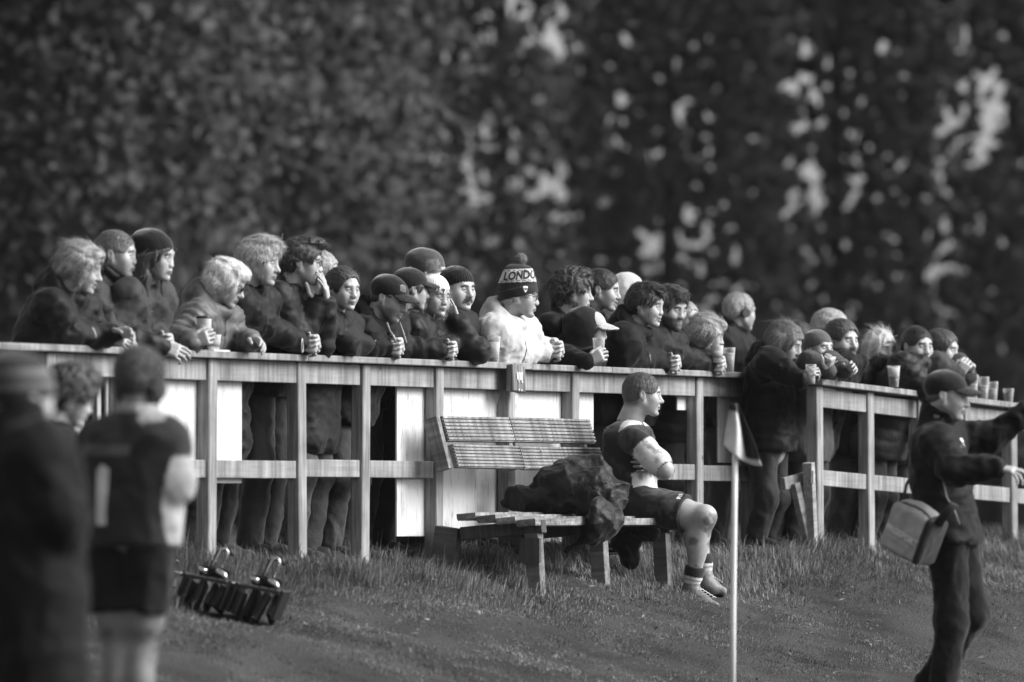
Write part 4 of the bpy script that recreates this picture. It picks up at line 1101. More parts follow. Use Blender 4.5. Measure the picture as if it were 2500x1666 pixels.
def figure(label, loc, rz, J, head=None, skin=.37, hair=None, hat=None, top=None, legs=None, hands=None, extras=(), seed=1, group=None, sc=1.05, hv=.0036, bv=.012, cat='person', shoes=True):
    """J: joints in the figure's own frame. Returns root, head space"""
    head = dict(head or {}); top = top or {}; legs = legs or {}
    head.setdefault('rnd', list(np.random.RandomState(int(seed * 7) + 1).uniform(-1, 1, 5)))
    if hair and hair[0] in ('short', 'messy', 'quiff', 'tied', 'buzz', 'crop', 'curly') and hair[1] < .2: head.setdefault('rim', True)
    root = empty('person', loc, rz); tag(root, label, cat, group)
    hs = HeadSpace(J['head'], J['hrot'], sc)
    N = np.array(J['neck']); SR, SL, ER, EL, WR, WL = [np.array(J[k]) for k in ('SR', 'SL', 'ER', 'EL', 'WR', 'WL')]
    HP = np.array(J['pelvis']); HR, HL, KR, KL, AR, AL = [np.array(J[k]) for k in ('HR', 'HL', 'KR', 'KL', 'AR', 'AL')]
    # --- body: head with neck, hands, and the coarse body under the clothes
    f = head_field(hv, {**head, 'neck': True})
    nl = hs.inv(N + (N - hs.c) * .12); thick = head.get('neckr', .056)
    f.cap((-.030, 0, -.055), nl, thick, thick * 1.12, k=.022)
    Vh, Qh = f.mesh(); th = head_tone(Vh, head); parts = [(hs.pts(Vh), Qh)]; tones = [th]
    g = Field(np.minimum.reduce([N, HP, KR, KL, AR, AL, SR, SL, ER, EL, WR, WL]) - .16, np.maximum.reduce([N, HP, KR, KL, AR, AL, SR, SL, ER, EL, WR, WL]) + .16, .022 if not J.get('bare') else .011)
    g.cap(N, N + (HP - N) * .2, .05, .07, k=.05); g.cap(N + (HP - N) * .28, HP, .105, .115, k=.08)
    for s_, S, E, W_, H_, K, A in ((-1, SR, ER, WR, HR, KR, AR), (1, SL, EL, WL, HL, KL, AL)):
        g.cap(N + (HP - N) * .18, S, .05, .05, k=.05); g.cap(S, E, .050 * sc, .041 * sc, k=.03); g.cap(E, W_, .042 * sc, .027 * sc, k=.02)
        g.cap(E, E + (W_ - E) * .35, .046 * sc, .044 * sc, k=.03)
        lg = 1.0 if J.get('bare') else .62
        g.cap(H_, K, .085 * sc * lg, .060 * sc * lg, k=.05); g.cap(K, A, .052 * sc * lg, .037 * sc * lg, k=.03)
        if J.get('bare'):
            g.ell(K + (A - K) * .30 + np.array(J.get('calf', (-.022, 0, 0))), (.060 * sc, .058 * sc, .13 * sc), k=.04)
            g.ell(K, (.046 * sc, .050 * sc, .054 * sc), k=.04); g.ell(H_ + (K - H_) * .45, (.14, .088, .095), k=.05) if False else None
            g.cap(H_ + (K - H_) * .1, H_ + (K - H_) * .7, .094 * sc, .078 * sc, k=.05)
    Vg, Qg = g.mesh(); parts.append((Vg, Qg)); tt = np.ones(len(Vg))
    if J.get('bare'):
        mud = vnoise(Vg[:, 0] * 14, Vg[:, 1] * 14, Vg[:, 2] * 14) + .5 * vnoise(Vg[:, 0] * 40, Vg[:, 1] * 40, Vg[:, 2] * 40)
        tt = np.where((mud > .55) & (Vg[:, 2] < HP[2]), .45, 1 - .12 * np.clip(mud, 0, 1))
    tones.append(tt)
    for hd in (hands or []):
        W_ = WR if hd['side'] < 0 else WL; E_ = ER if hd['side'] < 0 else EL
        fwd = np.array(hd.get('fwd', W_ - E_), float); palm = np.array(hd['palm'], float)
        Vq, Qq = hand_mesh(W_, fwd, palm, hd['pose'], hd['side'] > 0, sc * hd.get('s', 1.0), hd.get('h', .0044), forearm=E_)
        parts.append((Vq, Qq)); tones.append(np.full(len(Vq), hd.get('tone', 1.0)))
    Vb, Qb = join(*parts); me = np_mesh('body', Vb, Qb); set_tone(me, np.concatenate(tones))
    link_mesh('body', me, root, [mat_skin(skin)])
    if not head.get('noeyes'):
        for sy in (1, -1):
            e = bpy.data.objects.new('eye', eye_mesh()); COL.objects.link(e); e.parent = root
            e.matrix_local = hs.mat4() @ Matrix.Translation((.0728, sy * .0318, -.0008))
    if head.get('open', 0) > .25:
        bm = bmesh.new()
        for k in range(-4, 5):
            bm_box(bm, (.004, .0052, .0065), (.0875 - .00055 * k * k, k * .0054, -.0625 + .00012 * k * k), None, .001)
        for v in bm.verts: v.co = Vector(hs.pts(np.array(v.co)))
        from_bm('teeth', bm, root, [TEETH])['kind'] = 'stuff'
    # --- hair, hat
    if hair:
        Vx, Qx = hair_mesh(hair[0], .0052, seed * 1.37 + 1, {})
        if hat and hat['kind'] != 'headguard':     # hair is pressed flat under the hat
            sl = (hat.get('zf', .045) - hat.get('zb', -.032)) / .19
            lim = hat.get('zf', .045) + (Vx[:, 0] - .08) * sl
            over = Vx[:, 2] > lim - .004; c0 = np.array([-.015, 0, .025]); d = Vx - c0; r_ = np.sqrt((d[:, 0] / .098) ** 2 + (d[:, 1] / .079) ** 2 + (d[:, 2] / .086) ** 2)
            fct = np.where(over & (r_ > 1), 1 / np.maximum(r_, 1e-3), 1.0); Vx = c0 + d * fct[:, None]
        if len(hair) > 2: Vx = hair[2](Vx)
        link_mesh('hair', np_mesh('hair', hs.pts(Vx), Qx), root, [mat_hair(hair[1])])
    if hat:
        Vx, Qx = hat_mesh(hat['kind'], .0048, seed, hat)
        if 'tonefun' in hat:
            me = np_mesh('hat', hs.pts(Vx), Qx); set_tone(me, hat['tonefun'](Vx)); ho = link_mesh('hat', me, root, [mat_toned('knitted hat')])
        else:
            ho = link_mesh('hat', np_mesh('hat', hs.pts(Vx), Qx), root, [mat_fabric(hat['tone'], .9, .4, 160 if hat['kind'] != 'cap' else 220, .6)])
        if 'ball' in hat:
            c, r_, tn, n_, L_ = hat['ball']; Vx, Qx = fur_ball(c, r_, seed, n_, L_)
            link_mesh('bobble', np_mesh('bobble', hs.pts(Vx), Qx), ho, [mat_hair(tn)])
    # --- upper garment
    if top.get('type'):
        ty = top['type']; b = top.get('bulk', 0.0) + {'shirt': 0.0, 'knit': .006}.get(ty, .014); hem = top.get('hem', HP[2] - .10)
        pts = [N, HP, SR, SL, ER, EL, WR, WL, np.array([HP[0], HP[1], hem])]
        f = Field(np.minimum.reduce(pts) - .26, np.maximum.reduce(pts) + .26, bv)
        C1 = N + (HP - N) * .24
        hw = top.get('half', .085)
        for sy in (1, -1):
            o = V3(0, sy * hw, 0)
            f.cap(C1 + o * 1.15, HP + o, .108 + b, .112 + b, k=.07)
        f.cap(C1 + (HP - C1) * .3, HP, .105 + b, .120 + b + top.get('belly', 0) , k=.08)
        if hem < HP[2] - .05:
            for sy in (1, -1): f.cap(HP + V3(0, sy * hw, -.02), (HP[0] + top.get('skirtx', 0), sy * (hw + .01), hem + .10), .115 + b, .125 + b, k=.07)
        for S, E, W_ in ((SR, ER, WR), (SL, EL, WL)):
            f.cap(N + (HP - N) * .07, S, .058 + b * .5, .060 + b * .6, k=.05)
            slv = top.get('sleeve', 1.0)
            rip = {'puffer': (.007, 26), 'jacket': (.0035, 17), 'coat': (.003, 14), 'knit': (.002, 20), 'shirt': (.002, 14), 'quilt': (.002, 22)}[ty]
            if slv > .5:
                f.cap(S, E, .066 + b * .8, .060 + b * .8, k=.05, rip=rip)
                We = E + (W_ - E) * (top.get('cuff', .97)); f.cap(E, We, .060 + b * .8, .044 + b * .55, k=.03, rip=rip)
            else: f.cap(S, S + (E - S) * top.get('slen', .62), .066 + b * .8, .062 + b * .8, k=.04, rip=(.002, 9))
        up = nrm(hs.c - N); fw_ = nrm(V3(1, 0, 0) - up[0] * up)
        col = top.get('collar', 'stand')
        if col in ('stand', 'high', 'polo'):
            hh = {'stand': .055, 'high': .090, 'polo': .035}[col]; R0 = top.get('colr', .076)
            def ring(X, Y, Z):
                x, y, z = X - N[0], Y - N[1], Z - N[2]; hgt = x * up[0] + y * up[1] + z * up[2]
                fr = x * fw_[0] + y * fw_[1] + z * fw_[2]; q = np.sqrt(np.maximum(x * x + y * y + z * z - hgt * hgt, 0))
                return np.maximum(np.maximum(np.abs(q - R0 - .10 * hgt) - .0095, hgt - (hh - .22 * np.maximum(fr, 0))), -.06 - hgt)
            f.put(N - .16, N + .16, ring, .012)
        if col == 'hood' or top.get('hood'):
            for k in range(16):
                a_ = k / 16 * 6.283; ca = math.cos(a_); dirv = fw_ * ca + V3(0, 1, 0) * math.sin(a_)
                q = N + dirv * (.088 + .028 * max(-ca, 0)) + up * (.012 + .035 * max(-ca, 0)); a2 = (k + 1) / 16 * 6.283
                d2 = fw_ * math.cos(a2) + V3(0, 1, 0) * math.sin(a2); q2 = N + d2 * (.088 + .028 * max(-math.cos(a2), 0)) + up * (.012 + .035 * max(-math.cos(a2), 0))
                f.cap(q, q2, .026 + .012 * max(-ca, 0), k=.02)
            f.ell(N - fw_ * .105 - up * .035, (.062, .095, .075), k=.04)
        if col == 'crew':
            for k in range(14):
                a_ = k / 14 * 6.283; dirv = fw_ * math.cos(a_) + V3(0, 1, 0) * math.sin(a_); f.cap(N + dirv * .07 - up * .03, N + dirv * .068 - up * .002, .012, .009, k=.014)
        if ty == 'puffer':
            X, Y, Z = f.ax[0][:, None, None], f.ax[1][None, :, None], f.ax[2][None, None, :]
            f.F -= (.007 * (np.abs(np.sin((Z + .25 * X) * 42)) ** .5 - .6)).astype(np.float32) * np.ones_like(f.F)
        if ty == 'quilt':
            X, Y, Z = f.ax[0][:, None, None], f.ax[1][None, :, None], f.ax[2][None, None, :]
            u = (Z + X * .8 + Y * .3) * 46; v = (Z - X * .8 - Y * .3) * 46
            f.F -= (.0055 * (np.minimum(np.abs(np.sin(u)), np.abs(np.sin(v))) ** .5 - .5)).astype(np.float32)
        am = {'jacket': .015, 'coat': .016, 'puffer': .008, 'knit': .010, 'shirt': .009, 'quilt': .007}[ty]
        f.wrinkle(am, 8.5, seed * 2.3, stretch=(1, 1, .8)); f.wrinkle(am * .5, 19, seed * 1.1, stretch=(.8, 1, 1.3)); f.wrinkle(am * .10, 38, seed * .7)
        if top.get('hemcut', True): f.plane((0, 0, hem), (0, 0, -1))
        V_, Q_ = f.mesh()
        nm = {'puffer': 'puffer_jacket', 'coat': 'coat', 'knit': 'jumper', 'shirt': 'shirt', 'quilt': 'quilted_jacket', 'jacket': 'jacket'}[ty]
        me = np_mesh(nm, V_, Q_)
        if 'tonefun' in top: set_tone(me, top['tonefun'](V_)); link_mesh(nm, me, root, [mat_toned()])
        else: link_mesh(nm, me, root, [mat_fabric(top['tone'] * [1, .7, 1.2, .9, 1.5][int(seed) % 5] if top['tone'] < .02 else top['tone'], top.get('rough', [.75, .6, .68, .62, .85][int(seed * 3) % 5]), top.get('bump', .3), top.get('fs', 70), .08)])
    if top.get('type') in ('jacket', 'coat', 'puffer', 'quilt') and top.get('zip', True):
        zr = np.random.RandomState(int(seed * 3) + 2); jo = [c_ for c_ in root.children if c_.name.split('.')[0] in ('jacket', 'coat', 'puffer_jacket', 'quilted_jacket')][0]
        me = poly_mesh([(-.004, -.20), (.004, -.20), (.004, .18), (-.004, .18)], grid=.02)
        decal(jo, jo, me, N + (HP - N) * .42 + V3(.05, 0, 0), V3(0, 1, 0), V3(N[0] - HP[0], 0, N[2] - HP[2]), mat_plain(zr.choice([.015, .03]), .35, .3, name='zip'), 'zip', .002, .35)
    if top.get('hood_up'):
        V_, Q_ = hood_mesh(.007, seed, hs, N, None); link_mesh('hood', np_mesh('hood', V_, Q_), root, [mat_fabric(top.get('hoodtone', top['tone']), .85, .4, 80, .4)])
    # --- trousers and shoes
    if legs.get('type', 'trousers') and legs.get('type') != 'none':
        short = legs.get('type') == 'shorts'
        pts = [HP, KR, KL] + ([] if short else [AR, AL]); f = Field(np.minimum.reduce(pts) - .17, np.maximum.reduce(pts) + .17, bv)
        w_ = legs.get('w', 1.0)
        f.cap(HP + V3(0, .06, .02), HP + V3(0, -.06, .02), .112, k=.05)
        for H_, K, A in ((HR, KR, AR), (HL, KL, AL)):
            if short:
                E_ = H_ + (K - H_) * legs.get('len', .62); f.cap(H_, E_, .115 * w_, .108 * w_, k=.05, rip=(.004, 8))
            else:
                f.cap(H_, K, .100 * w_, .080 * w_, k=.05, rip=(.002, 9)); f.cap(K, A + V3(0, 0, .02), .078 * w_, .072 * w_, k=.04, rip=(.0015, 15))
        f.wrinkle(.012, 9, seed * 1.9, stretch=(1, 1, .6)); f.wrinkle(.006, 20, seed * 1.3)
        if short:
            for H_, K in ((HR, KR), (HL, KL)):
                E_ = H_ + (K - H_) * legs.get('len', .62); d_ = nrm(K - H_)
                f.put(E_ - .2, E_ + .2, lambda X, Y, Z, E_=E_, d_=d_: np.maximum(-((X - E_[0]) * d_[0] + (Y - E_[1]) * d_[1] + (Z - E_[2]) * d_[2]), np.sqrt((X - E_[0]) ** 2 + (Y - E_[1]) ** 2 + (Z - E_[2]) ** 2) - .15), 0, 's')
        V_, Q_ = f.mesh(); nm = 'shorts' if short else 'trousers'
        me = np_mesh(nm, V_, Q_)
        if 'tonefun' in legs: set_tone(me, legs['tonefun'](V_)); link_mesh(nm, me, root, [mat_toned()])
        else: link_mesh(nm, me, root, [mat_fabric(legs.get('tone', .03), .85, .5, 90, .2)])
    if shoes:
        for A, key in ((AR, 'TR'), (AL, 'TL')):
            T = np.array(J.get(key, A + V3(.17, -.02 if key == 'TR' else .02, -.06))); f = Field(np.minimum(A, T) - .12, np.maximum(A, T) + .12, .008)
            d = nrm((T - A) * V3(1, 1, .3)); heel = A - d * .045 + V3(0, 0, -.045)
            f.cap(A + V3(0, 0, .03), A + V3(0, 0, -.02), .042, .040, k=.02); f.cap(heel, T, .036, .030, k=.03); f.cap(A + V3(0, 0, -.02), A * .4 + T * .6 + V3(0, 0, .0), .040, .030, k=.03)
            f.ell(T, (.045, .040, .030), k=.02)
            tn = legs.get('shoe', .03)
            V_, Q_ = f.mesh(); link_mesh('shoe', np_mesh('shoe', V_, Q_), root, [mat_fabric(tn, .6, .3, 60, .1)])
    for e in extras: e(root, hs, J)
    return root, hs

def glasses(dark=False, up=0.0, thick=.0016):
    def fn(root, hs, J):
        bm = bmesh.new()
        if up:      # pushed up on the crown
            pos = lambda x, y, z: hs.pts((x - .030, y, z + up))
        else: pos = lambda x, y, z: hs.pts((x, y, z))
        for sy in (1, -1):
            ring = [pos(.103 - .10 * abs(sy * .032 + .021 * math.cos(a)) , sy * .032 + .021 * math.cos(a), .002 + .0155 * math.sin(a)) for a in np.linspace(0, 6.283, 15)]
            bm_tube(bm, ring, thick, 6, cap=False)
            bm_tube(bm, [pos(.098, sy * .053, .006), pos(.06, sy * .076, .006), pos(-.005, sy * .082, .006), pos(-.022, sy * .082, -.012)], thick * .9, 6)
            if dark:
                vs_ = [bm.verts.new(Vector(q)) for q in ring[:-1]]; bm.faces.new(vs_).material_index = 1
        bm_tube(bm, [pos(.100, .011, .006), pos(.104, 0, .008), pos(.100, -.011, .006)], thick, 6)
        from_bm('sunglasses' if dark else 'glasses', bm, root, [FRAME_BLACK, SUNGLASS])
    return fn

def spectator(label, hx, hy, t=0.0, yaw=10, pitch=8, roll=0, lean=0.30, hands='clasp', hp=None, byaw=None, sc=1.05, legx=0.0, twist=0, elbow=.16, hpt=.11, shx=0.0, drop=0.0, **kw):
    Hc = world_of(hx, hy, t)
    th = math.atan2(FN[1], FN[0]) - (R(byaw) if byaw else 0)
    c_, s_ = math.cos(-th), math.sin(-th)
    hy_ = R(-yaw) - th; hr = rotm(hy_, R(pitch), R(roll))
    fw_ = np.array([math.cos(hy_), math.sin(hy_), 0])
    Nl = hr @ V3(-.040, 0, -.105) * sc * .6 + V3(-.045, 0, -.115) * sc * .5 + V3(-.015 * sc, 0, -.012 * sc)     # relative to the head
    L = .50 * sc
    Xg = Hc.x; Yg = Hc.y
    lean = lean * .62; dx = lean
    off = V3(Nl[0] - dx, 0, 0)
    rx = Hc.x + (off[0] * math.cos(th)); ry = Hc.y + (off[0] * math.sin(th))
    zg = float(ground_z(rx, ry))
    zN = Hc.z + Nl[2] - zg
    zp = zN - math.sqrt(max(L * L - dx * dx, .01))
    head = V3(dx - Nl[0], 0, Hc.z - zg); N = V3(dx, 0, zN); HP = V3(0, 0, zp)
    sw = .188 * sc * kw.pop('shw', 1.0); tw = R(twist)
    C = N + V3(-.015, 0, -.055 - drop)
    SR = C + V3(-math.sin(tw) * -sw + .02, -sw * math.cos(tw), -.015); SL = C + V3(math.sin(tw) * -sw + .02, sw * math.cos(tw), -.015)
    def loc(px, py, tt):
        w_ = world_of(px, py, tt); d = np.array([w_.x - rx, w_.y - ry]); return V3(d[0] * c_ - d[1] * s_, d[0] * s_ + d[1] * c_, w_.z - zg)
    HH = []; l1, l2 = .285 * sc, .255 * sc
    railz = ZF + RAIL_H + .075 - zg
    def endpose(side):
        return SR if side < 0 else SL
    if hands == 'clasp':
        c = loc(hp[0], hp[1], hpt)
        WR = c + V3(-.075, -.050, -.005); WL = c + V3(-.070, .050, .005)
        HH = [dict(side=-1, pose='clasp', fwd=V3(.80, .42, -.12), palm=V3(-.30, .9, -.25)), dict(side=1, pose='clasp', fwd=V3(.80, -.40, .02), palm=V3(-.3, -.9, -.2))]
    elif hands == 'folded':
        WR = V3(dx + .12, .16, railz + .03); WL = V3(dx + .17, -.16, railz + .03); HH = []
    elif hands == 'down':
        WR = SR + V3(.02, -.05, -.5 * sc); WL = SL + V3(.02, .05, -.5 * sc); HH = []
    elif callable(hands): WR, WL, HH = hands(loc, dict(SR=SR, SL=SL, N=N, railz=railz, head=head, dx=dx))
    pole = lambda s_: V3(-.35, s_ * elbow * 2.2, -.9)
    ER = ik(SR, WR, l1, l2, pole(-1)); EL = ik(SL, WL, l1, l2, pole(1))
    for E in (ER, EL):
        if t > -.3 and hands != 'down' and E[0] > -.12: E[2] = max(E[2], railz + .02)
    wd = .092 * sc
    J = dict(head=head, hrot=hr, neck=N, SR=SR, SL=SL, ER=ER, EL=EL, WR=WR, WL=WL, pelvis=HP, HR=HP + V3(0, -wd, -.03), HL=HP + V3(0, wd, -.03),
             KR=V3(.03 + legx, -.115, zp * .53), KL=V3(.02 - legx, .12, zp * .53), AR=V3(-.03 + legx * 1.5, -.125, .09), AL=V3(-.05 - legx, .13, .09))
    return figure(label, (rx, ry, zg), th, J, hands=HH, sc=sc, **kw)

from mathutils.bvhtree import BVHTree
def decal(root, target, me, c, right, up, mat, name='lettering', off=.002, reach=.12):
    """lay a flat printed shape on a garment: each vertex drops along the outward normal on to the cloth"""
    tm = target.data; tm.update()
    tree = BVHTree.FromPolygons([v.co for v in tm.vertices], [tuple(p_.vertices) for p_ in tm.polygons])
    c = np.array(c, float); right = nrm(right); up = nrm(np.array(up, float) - (np.array(up, float) @ right) * right); out = np.cross(right, up)
    for v in me.vertices:
        p_ = c + right * v.co.x + up * v.co.y; hit = tree.ray_cast(Vector(p_ + out * reach), Vector(-out), reach * 2.5)
        v.co = (hit[0] + Vector(out) * off) if hit[0] is not None else Vector(p_)
    return link_mesh(name, me, root, [mat])
def poly_mesh(pts, n=1, grid=.012):
    """a filled outline cut into small faces so that it can follow cloth"""
    bm = bmesh.new(); vs_ = [bm.verts.new((x, y, 0)) for x, y in pts]; bm.faces.new(vs_)
    xs = [p_[0] for p_ in pts]; ys = [p_[1] for p_ in pts]
    for ax, lo, hi in ((0, min(xs), max(xs)), (1, min(ys), max(ys))):
        v = lo + grid
        while v < hi:
            co = (v, 0, 0) if ax == 0 else (0, v, 0); no = (1, 0, 0) if ax == 0 else (0, 1, 0)
            bmesh.ops.bisect_plane(bm, geom=bm.verts[:] + bm.edges[:] + bm.faces[:], plane_co=co, plane_no=no); v += grid
    me = bpy.data.meshes.new('p'); bm.to_mesh(me); bm.free(); return me
def child(root, *names):
    for c_ in root.children:
        if c_.name.split('.')[0] in names: return c_
    return None
def in_poly(x, y, P):
    c = np.zeros(len(x), bool); n = len(P)
    for i in range(n):
        (x1, y1), (x2, y2) = P[i], P[(i + 1) % n]
        c ^= ((y1 > y) != (y2 > y)) & (x < (x2 - x1) * (y - y1) / (y2 - y1 + 1e-12) + x1)
    return c
class Frame:
    """a figure's frame: facing angle and a point; p() finds the point of given lateral offset seen at a photograph pixel"""
    def __init__(s, w, ang, zg=None):
        s.o = np.array([w[0], w[1]]); s.a = ang; s.f = np.array([math.cos(ang), math.sin(ang)]); s.l = np.array([-s.f[1], s.f[0]])
        s.z = float(ground_z(w[0], w[1])) if zg is None else zg
    def p(s, px, py, y=0.0):
        a = (px - 1250.0) / FPX; b = s.o + y * s.l
        x = (a * b[1] - b[0]) / (s.f[0] - a * s.f[1]); Yw = b[1] + x * s.f[1]
        return V3(x, y, EYE + (HORIZON - py) / FPX * Yw - s.z)
    def q(s, px, py, x=0.0):
        """same with a given forward offset, for figures seen from behind or in front"""
        a = (px - 1250.0) / FPX; b = s.o + x * s.f
        y = (a * b[1] - b[0]) / (s.l[0] - a * s.l[1]); Yw = b[1] + y * s.l[1]
        return V3(x, y, EYE + (HORIZON - py) / FPX * Yw - s.z)
    def loc(s): return (s.o[0], s.o[1], s.z)
# ------------------------------------------------------------------ drinks
def mat_glass(tint=1.0, name='clear plastic'):
    m, n, b = new_mat(name); b.inputs['Base Color'].default_value = grey(.6); b.inputs['Roughness'].default_value = 0.12
    tr = n.nodes.new('ShaderNodeBsdfTransparent'); tr.inputs['Color'].default_value = grey(tint)
    lw = n.nodes.new('ShaderNodeLayerWeight'); lw.inputs['Blend'].default_value = 0.35
    mr = n.nodes.new('ShaderNodeMapRange'); mr.inputs['To Min'].default_value = 0.10; mr.inputs['To Max'].default_value = 0.75; n.links.new(lw.outputs['Facing'], mr.inputs['Value'])
    ms = n.nodes.new('ShaderNodeMixShader'); n.links.new(mr.outputs[0], ms.inputs[0]); n.links.new(tr.outputs[0], ms.inputs[1]); n.links.new(b.outputs[0], ms.inputs[2])
    n.links.new(ms.outputs[0], n.nodes.get('Material Output').inputs['Surface']); return m
GLASS = mat_glass(.96); FOAM = mat_plain(0.85, .7, name='beer foam'); BEER = mat_plain(0.45, .15, name='pale beer', spec=.6); ALE = mat_plain(0.03, .1, name='dark beer', spec=.6)
PAPER = mat_plain(0.75, .7, name='paper cup'); LID = mat_plain(0.02, .35, name='cup lid'); CUPBAND = mat_plain(0.3, .8, name='cup sleeve')
def pint(px_, py_, t, label, group=None, h=.145, r=.040, fill=.75, beer=None, foam=.2, py_is_base=True, pos=None, rot=None):
    """a plastic pint glass standing on the rail: px, py of its foot"""
    p = Vector(pos) if pos is not None else world_of(px_, py_, t)
    root = empty('pint_glass', p); tag(root, label, 'glass', group)
    if rot: root.rotation_euler = rot
    rb = r * .72
    bm = bmesh.new(); bm_lathe(bm, [(0, 0), (rb, 0), (rb + .001, .003), (r, h * .9), (r + .001, h), (r - .0015, h), (r - .002, h * .9), (rb - .001, .006), (0, .006)], 24)
    from_bm('tumbler', bm, root, [GLASS])
    f = lambda z: rb + (r - rb) * z / h - .0025
    if fill > 0:
        zf = h * fill; zt = min(h * .97, zf + h * foam)
        bm = bmesh.new(); bm_lathe(bm, [(0, .008), (f(.008), .008), (f(zf), zf), (0, zf)], 24); from_bm('beer', bm, root, [beer or BEER])
        if foam > 0:
            bm = bmesh.new(); bm_lathe(bm, [(0, zf + .0005), (f(zf), zf + .0005), (f(zt), zt), (0, zt + .002)], 24); from_bm('foam', bm, root, [FOAM])
    return root
def paper_cup(px_, py_, t, label, h=.11, lid=True, group=None, pos=None, tone=None):
    p = Vector(pos) if pos is not None else world_of(px_, py_, t); root = empty('paper_cup', p); tag(root, label, 'cup', group)
    bm = bmesh.new(); bm_lathe(bm, [(0, 0), (.029, 0), (.040, h), (.042, h + .003), (.038, h + .003), (.036, h), (0, h - .01)], 24); from_bm('cup', bm, root, [tone or PAPER])
    bm = bmesh.new(); bm_lathe(bm, [(.0325, h * .28), (.0385, h * .72), (.0395, h * .72), (.0335, h * .28), (.0325, h * .28)], 24); from_bm('sleeve', bm, root, [CUPBAND])
    if lid: bm = bmesh.new(); bm_lathe(bm, [(.0405, h + .001), (.0435, h + .002), (.0425, h + .012), (.036, h + .016), (0, h + .013)], 24); from_bm('lid', bm, root, [LID])
    return root

# ------------------------------------------------------------------ the crowd along the near fence
NEAR = 'spectators at the near fence'; FAR = 'spectators at the far fence'
def H(side, pose, fwd, palm, **k): return dict(side=side, pose=pose, fwd=V3(*fwd), palm=V3(*palm), **k)
def two(r=None, l=None):
    """each of r, l: (px, py, t, pose, fwd, palm) or None for an arm folded on the rail"""
    def fn(loc, d):
        out = []; W = []
        for side, sp in ((-1, r), (1, l)):
            if sp is None: W.append(V3(d['dx'] + .13, -side * .10, d['railz'] + .035))
            elif sp == 'down': W.append((d['SR'] if side < 0 else d['SL']) + V3(.03, side * .05, -.50))
            else:
                W.append(loc(*sp[:3])); out.append(H(side, sp[3], sp[4], sp[5]))
        return W[0], W[1], out
    return fn
JK = .008
# left end, from left to right
S = spectator
S('smiling fair-haired woman with sunglasses on her head, leftmost at the fence', 196, 655, .03, 8, 14, lean=.34, hands=two((262, 826, .12, 'relaxed', (1, .15, -.15), (.1, .5, -.8)), (275, 815, .16, 'relaxed', (1, -.1, .05), (0, -.7, -.7))), seed=1, group=NEAR,
  hair=('up', .20), head=dict(smile=1, open=.5, jaw=.92, browtone=.45, squint=True), top=dict(type='jacket', tone=.018, collar='hood', bulk=.014), extras=[glasses(True, .055)], legs=dict(tone=.03))
S('man with short hair and high black collar, sunglasses pushed up on his head', 284, 622, -.16, 12, 4, lean=.26, hands=two((392, 846, .1, 'relaxed', (1, .3, -.3), (0, .8, -.5)), None), seed=2, group=NEAR,
  hair=('crop', .13), head=dict(wide=1.03, stubble=.15), top=dict(type='jacket', tone=.010, collar='high', bulk=.012, colr=.082), extras=[glasses(False, .070)], legs=dict(tone=.03))
S('dark-haired person half hidden behind the man with the high black collar', 322, 640, -.75, 8, 10, lean=.2, hands='folded', seed=3, group=NEAR, hv=.0045, bv=.02,
  hair=('short', .03), head=dict(beard=True, stubble=.7), top=dict(type='jacket', tone=JK, collar='stand'))
S('woman with long dark wavy hair under a black beret, hands clasped over the rail', 378, 628, .0, 22, 6, lean=.28, hp=(412, 836), hpt=.13, seed=4, group=NEAR,
  hair=('long', .035), hat=dict(kind='slouch', tone=.015, cuff=False, rib=(0, 1), zf=.050, zb=-.02), head=dict(jaw=.92, nose=.95), top=dict(type='coat', tone=.035, collar='stand', bulk=.008, hem=.6), legs=dict(tone=.04))
S('white-haired woman in sunglasses and a grey padded coat with a fur-trimmed hood', 552, 692, .02, 8, 24, lean=.30, sc=.98, seed=5, group=NEAR,
  hands=two((468, 838, .06, 'hold', (.95, .2, .35), (.1, .9, .1)), (612, 832, .11, 'relaxed', (.9, -.4, -.1), (0, -.6, -.7))),
  hair=('white', .52), head=dict(jaw=.95, browtone=.6), top=dict(type='puffer', tone=.10, collar='hood', bulk=.010, rough=.45), extras=[glasses(True)], legs=dict(tone=.02))
OM, _ = S('older man with thick grey-white hair and dark coat, watch on his clasped hands', 634, 640, .02, 18, 8, lean=.30, hp=(770, 838), hpt=.15, seed=6, group=NEAR,
  hair=('grey', .36), head=dict(stubble=.12, wide=1.04, nose=1.15, browtone=.6), top=dict(type='coat', tone=JK, collar='stand', hem=.55, bulk=.012, colr=.082), legs=dict(tone=.02))
QM, _ = S('young man with quiffed dark hair and glasses, a hand cupped over his mouth', 738, 640, -.02, 4, 6, lean=.26, seed=7, group=NEAR,
  hands=two((776, 742, .07, 'mouth', (.16, .22, .95), (-.9, .25, .1)), (800, 744, .12, 'mouth', (-.02, -.25, .95), (-.9, -.3, .1))),
  hair=('quiff', .035), head=dict(jaw=.98), top=dict(type='jacket', tone=JK, collar='stand', bulk=.008), extras=[glasses(False, 0, .0024)], legs=dict(tone=.03))
S('fair-haired woman mostly hidden behind the young man in glasses', 784, 668, -.22, 6, 10, lean=.24, sc=.98, hands='folded', seed=8, group=NEAR, hair=('tied', .30), head=dict(jaw=.92), top=dict(type='jacket', tone=.10, collar='hood'), extras=[glasses(True)])
S('woman with dark hair pulled back, arms folded on the rail, facing the camera side', 838, 706, .0, 48, 6, lean=.26, sc=.98, hands='folded', seed=9, group=NEAR,
  hair=('tied', .025), head=dict(jaw=.93, nose=.95, browtone=.45), top=dict(type='coat', tone=.014, collar='stand', bulk=.010, hem=.6), legs=dict(tone=.07))
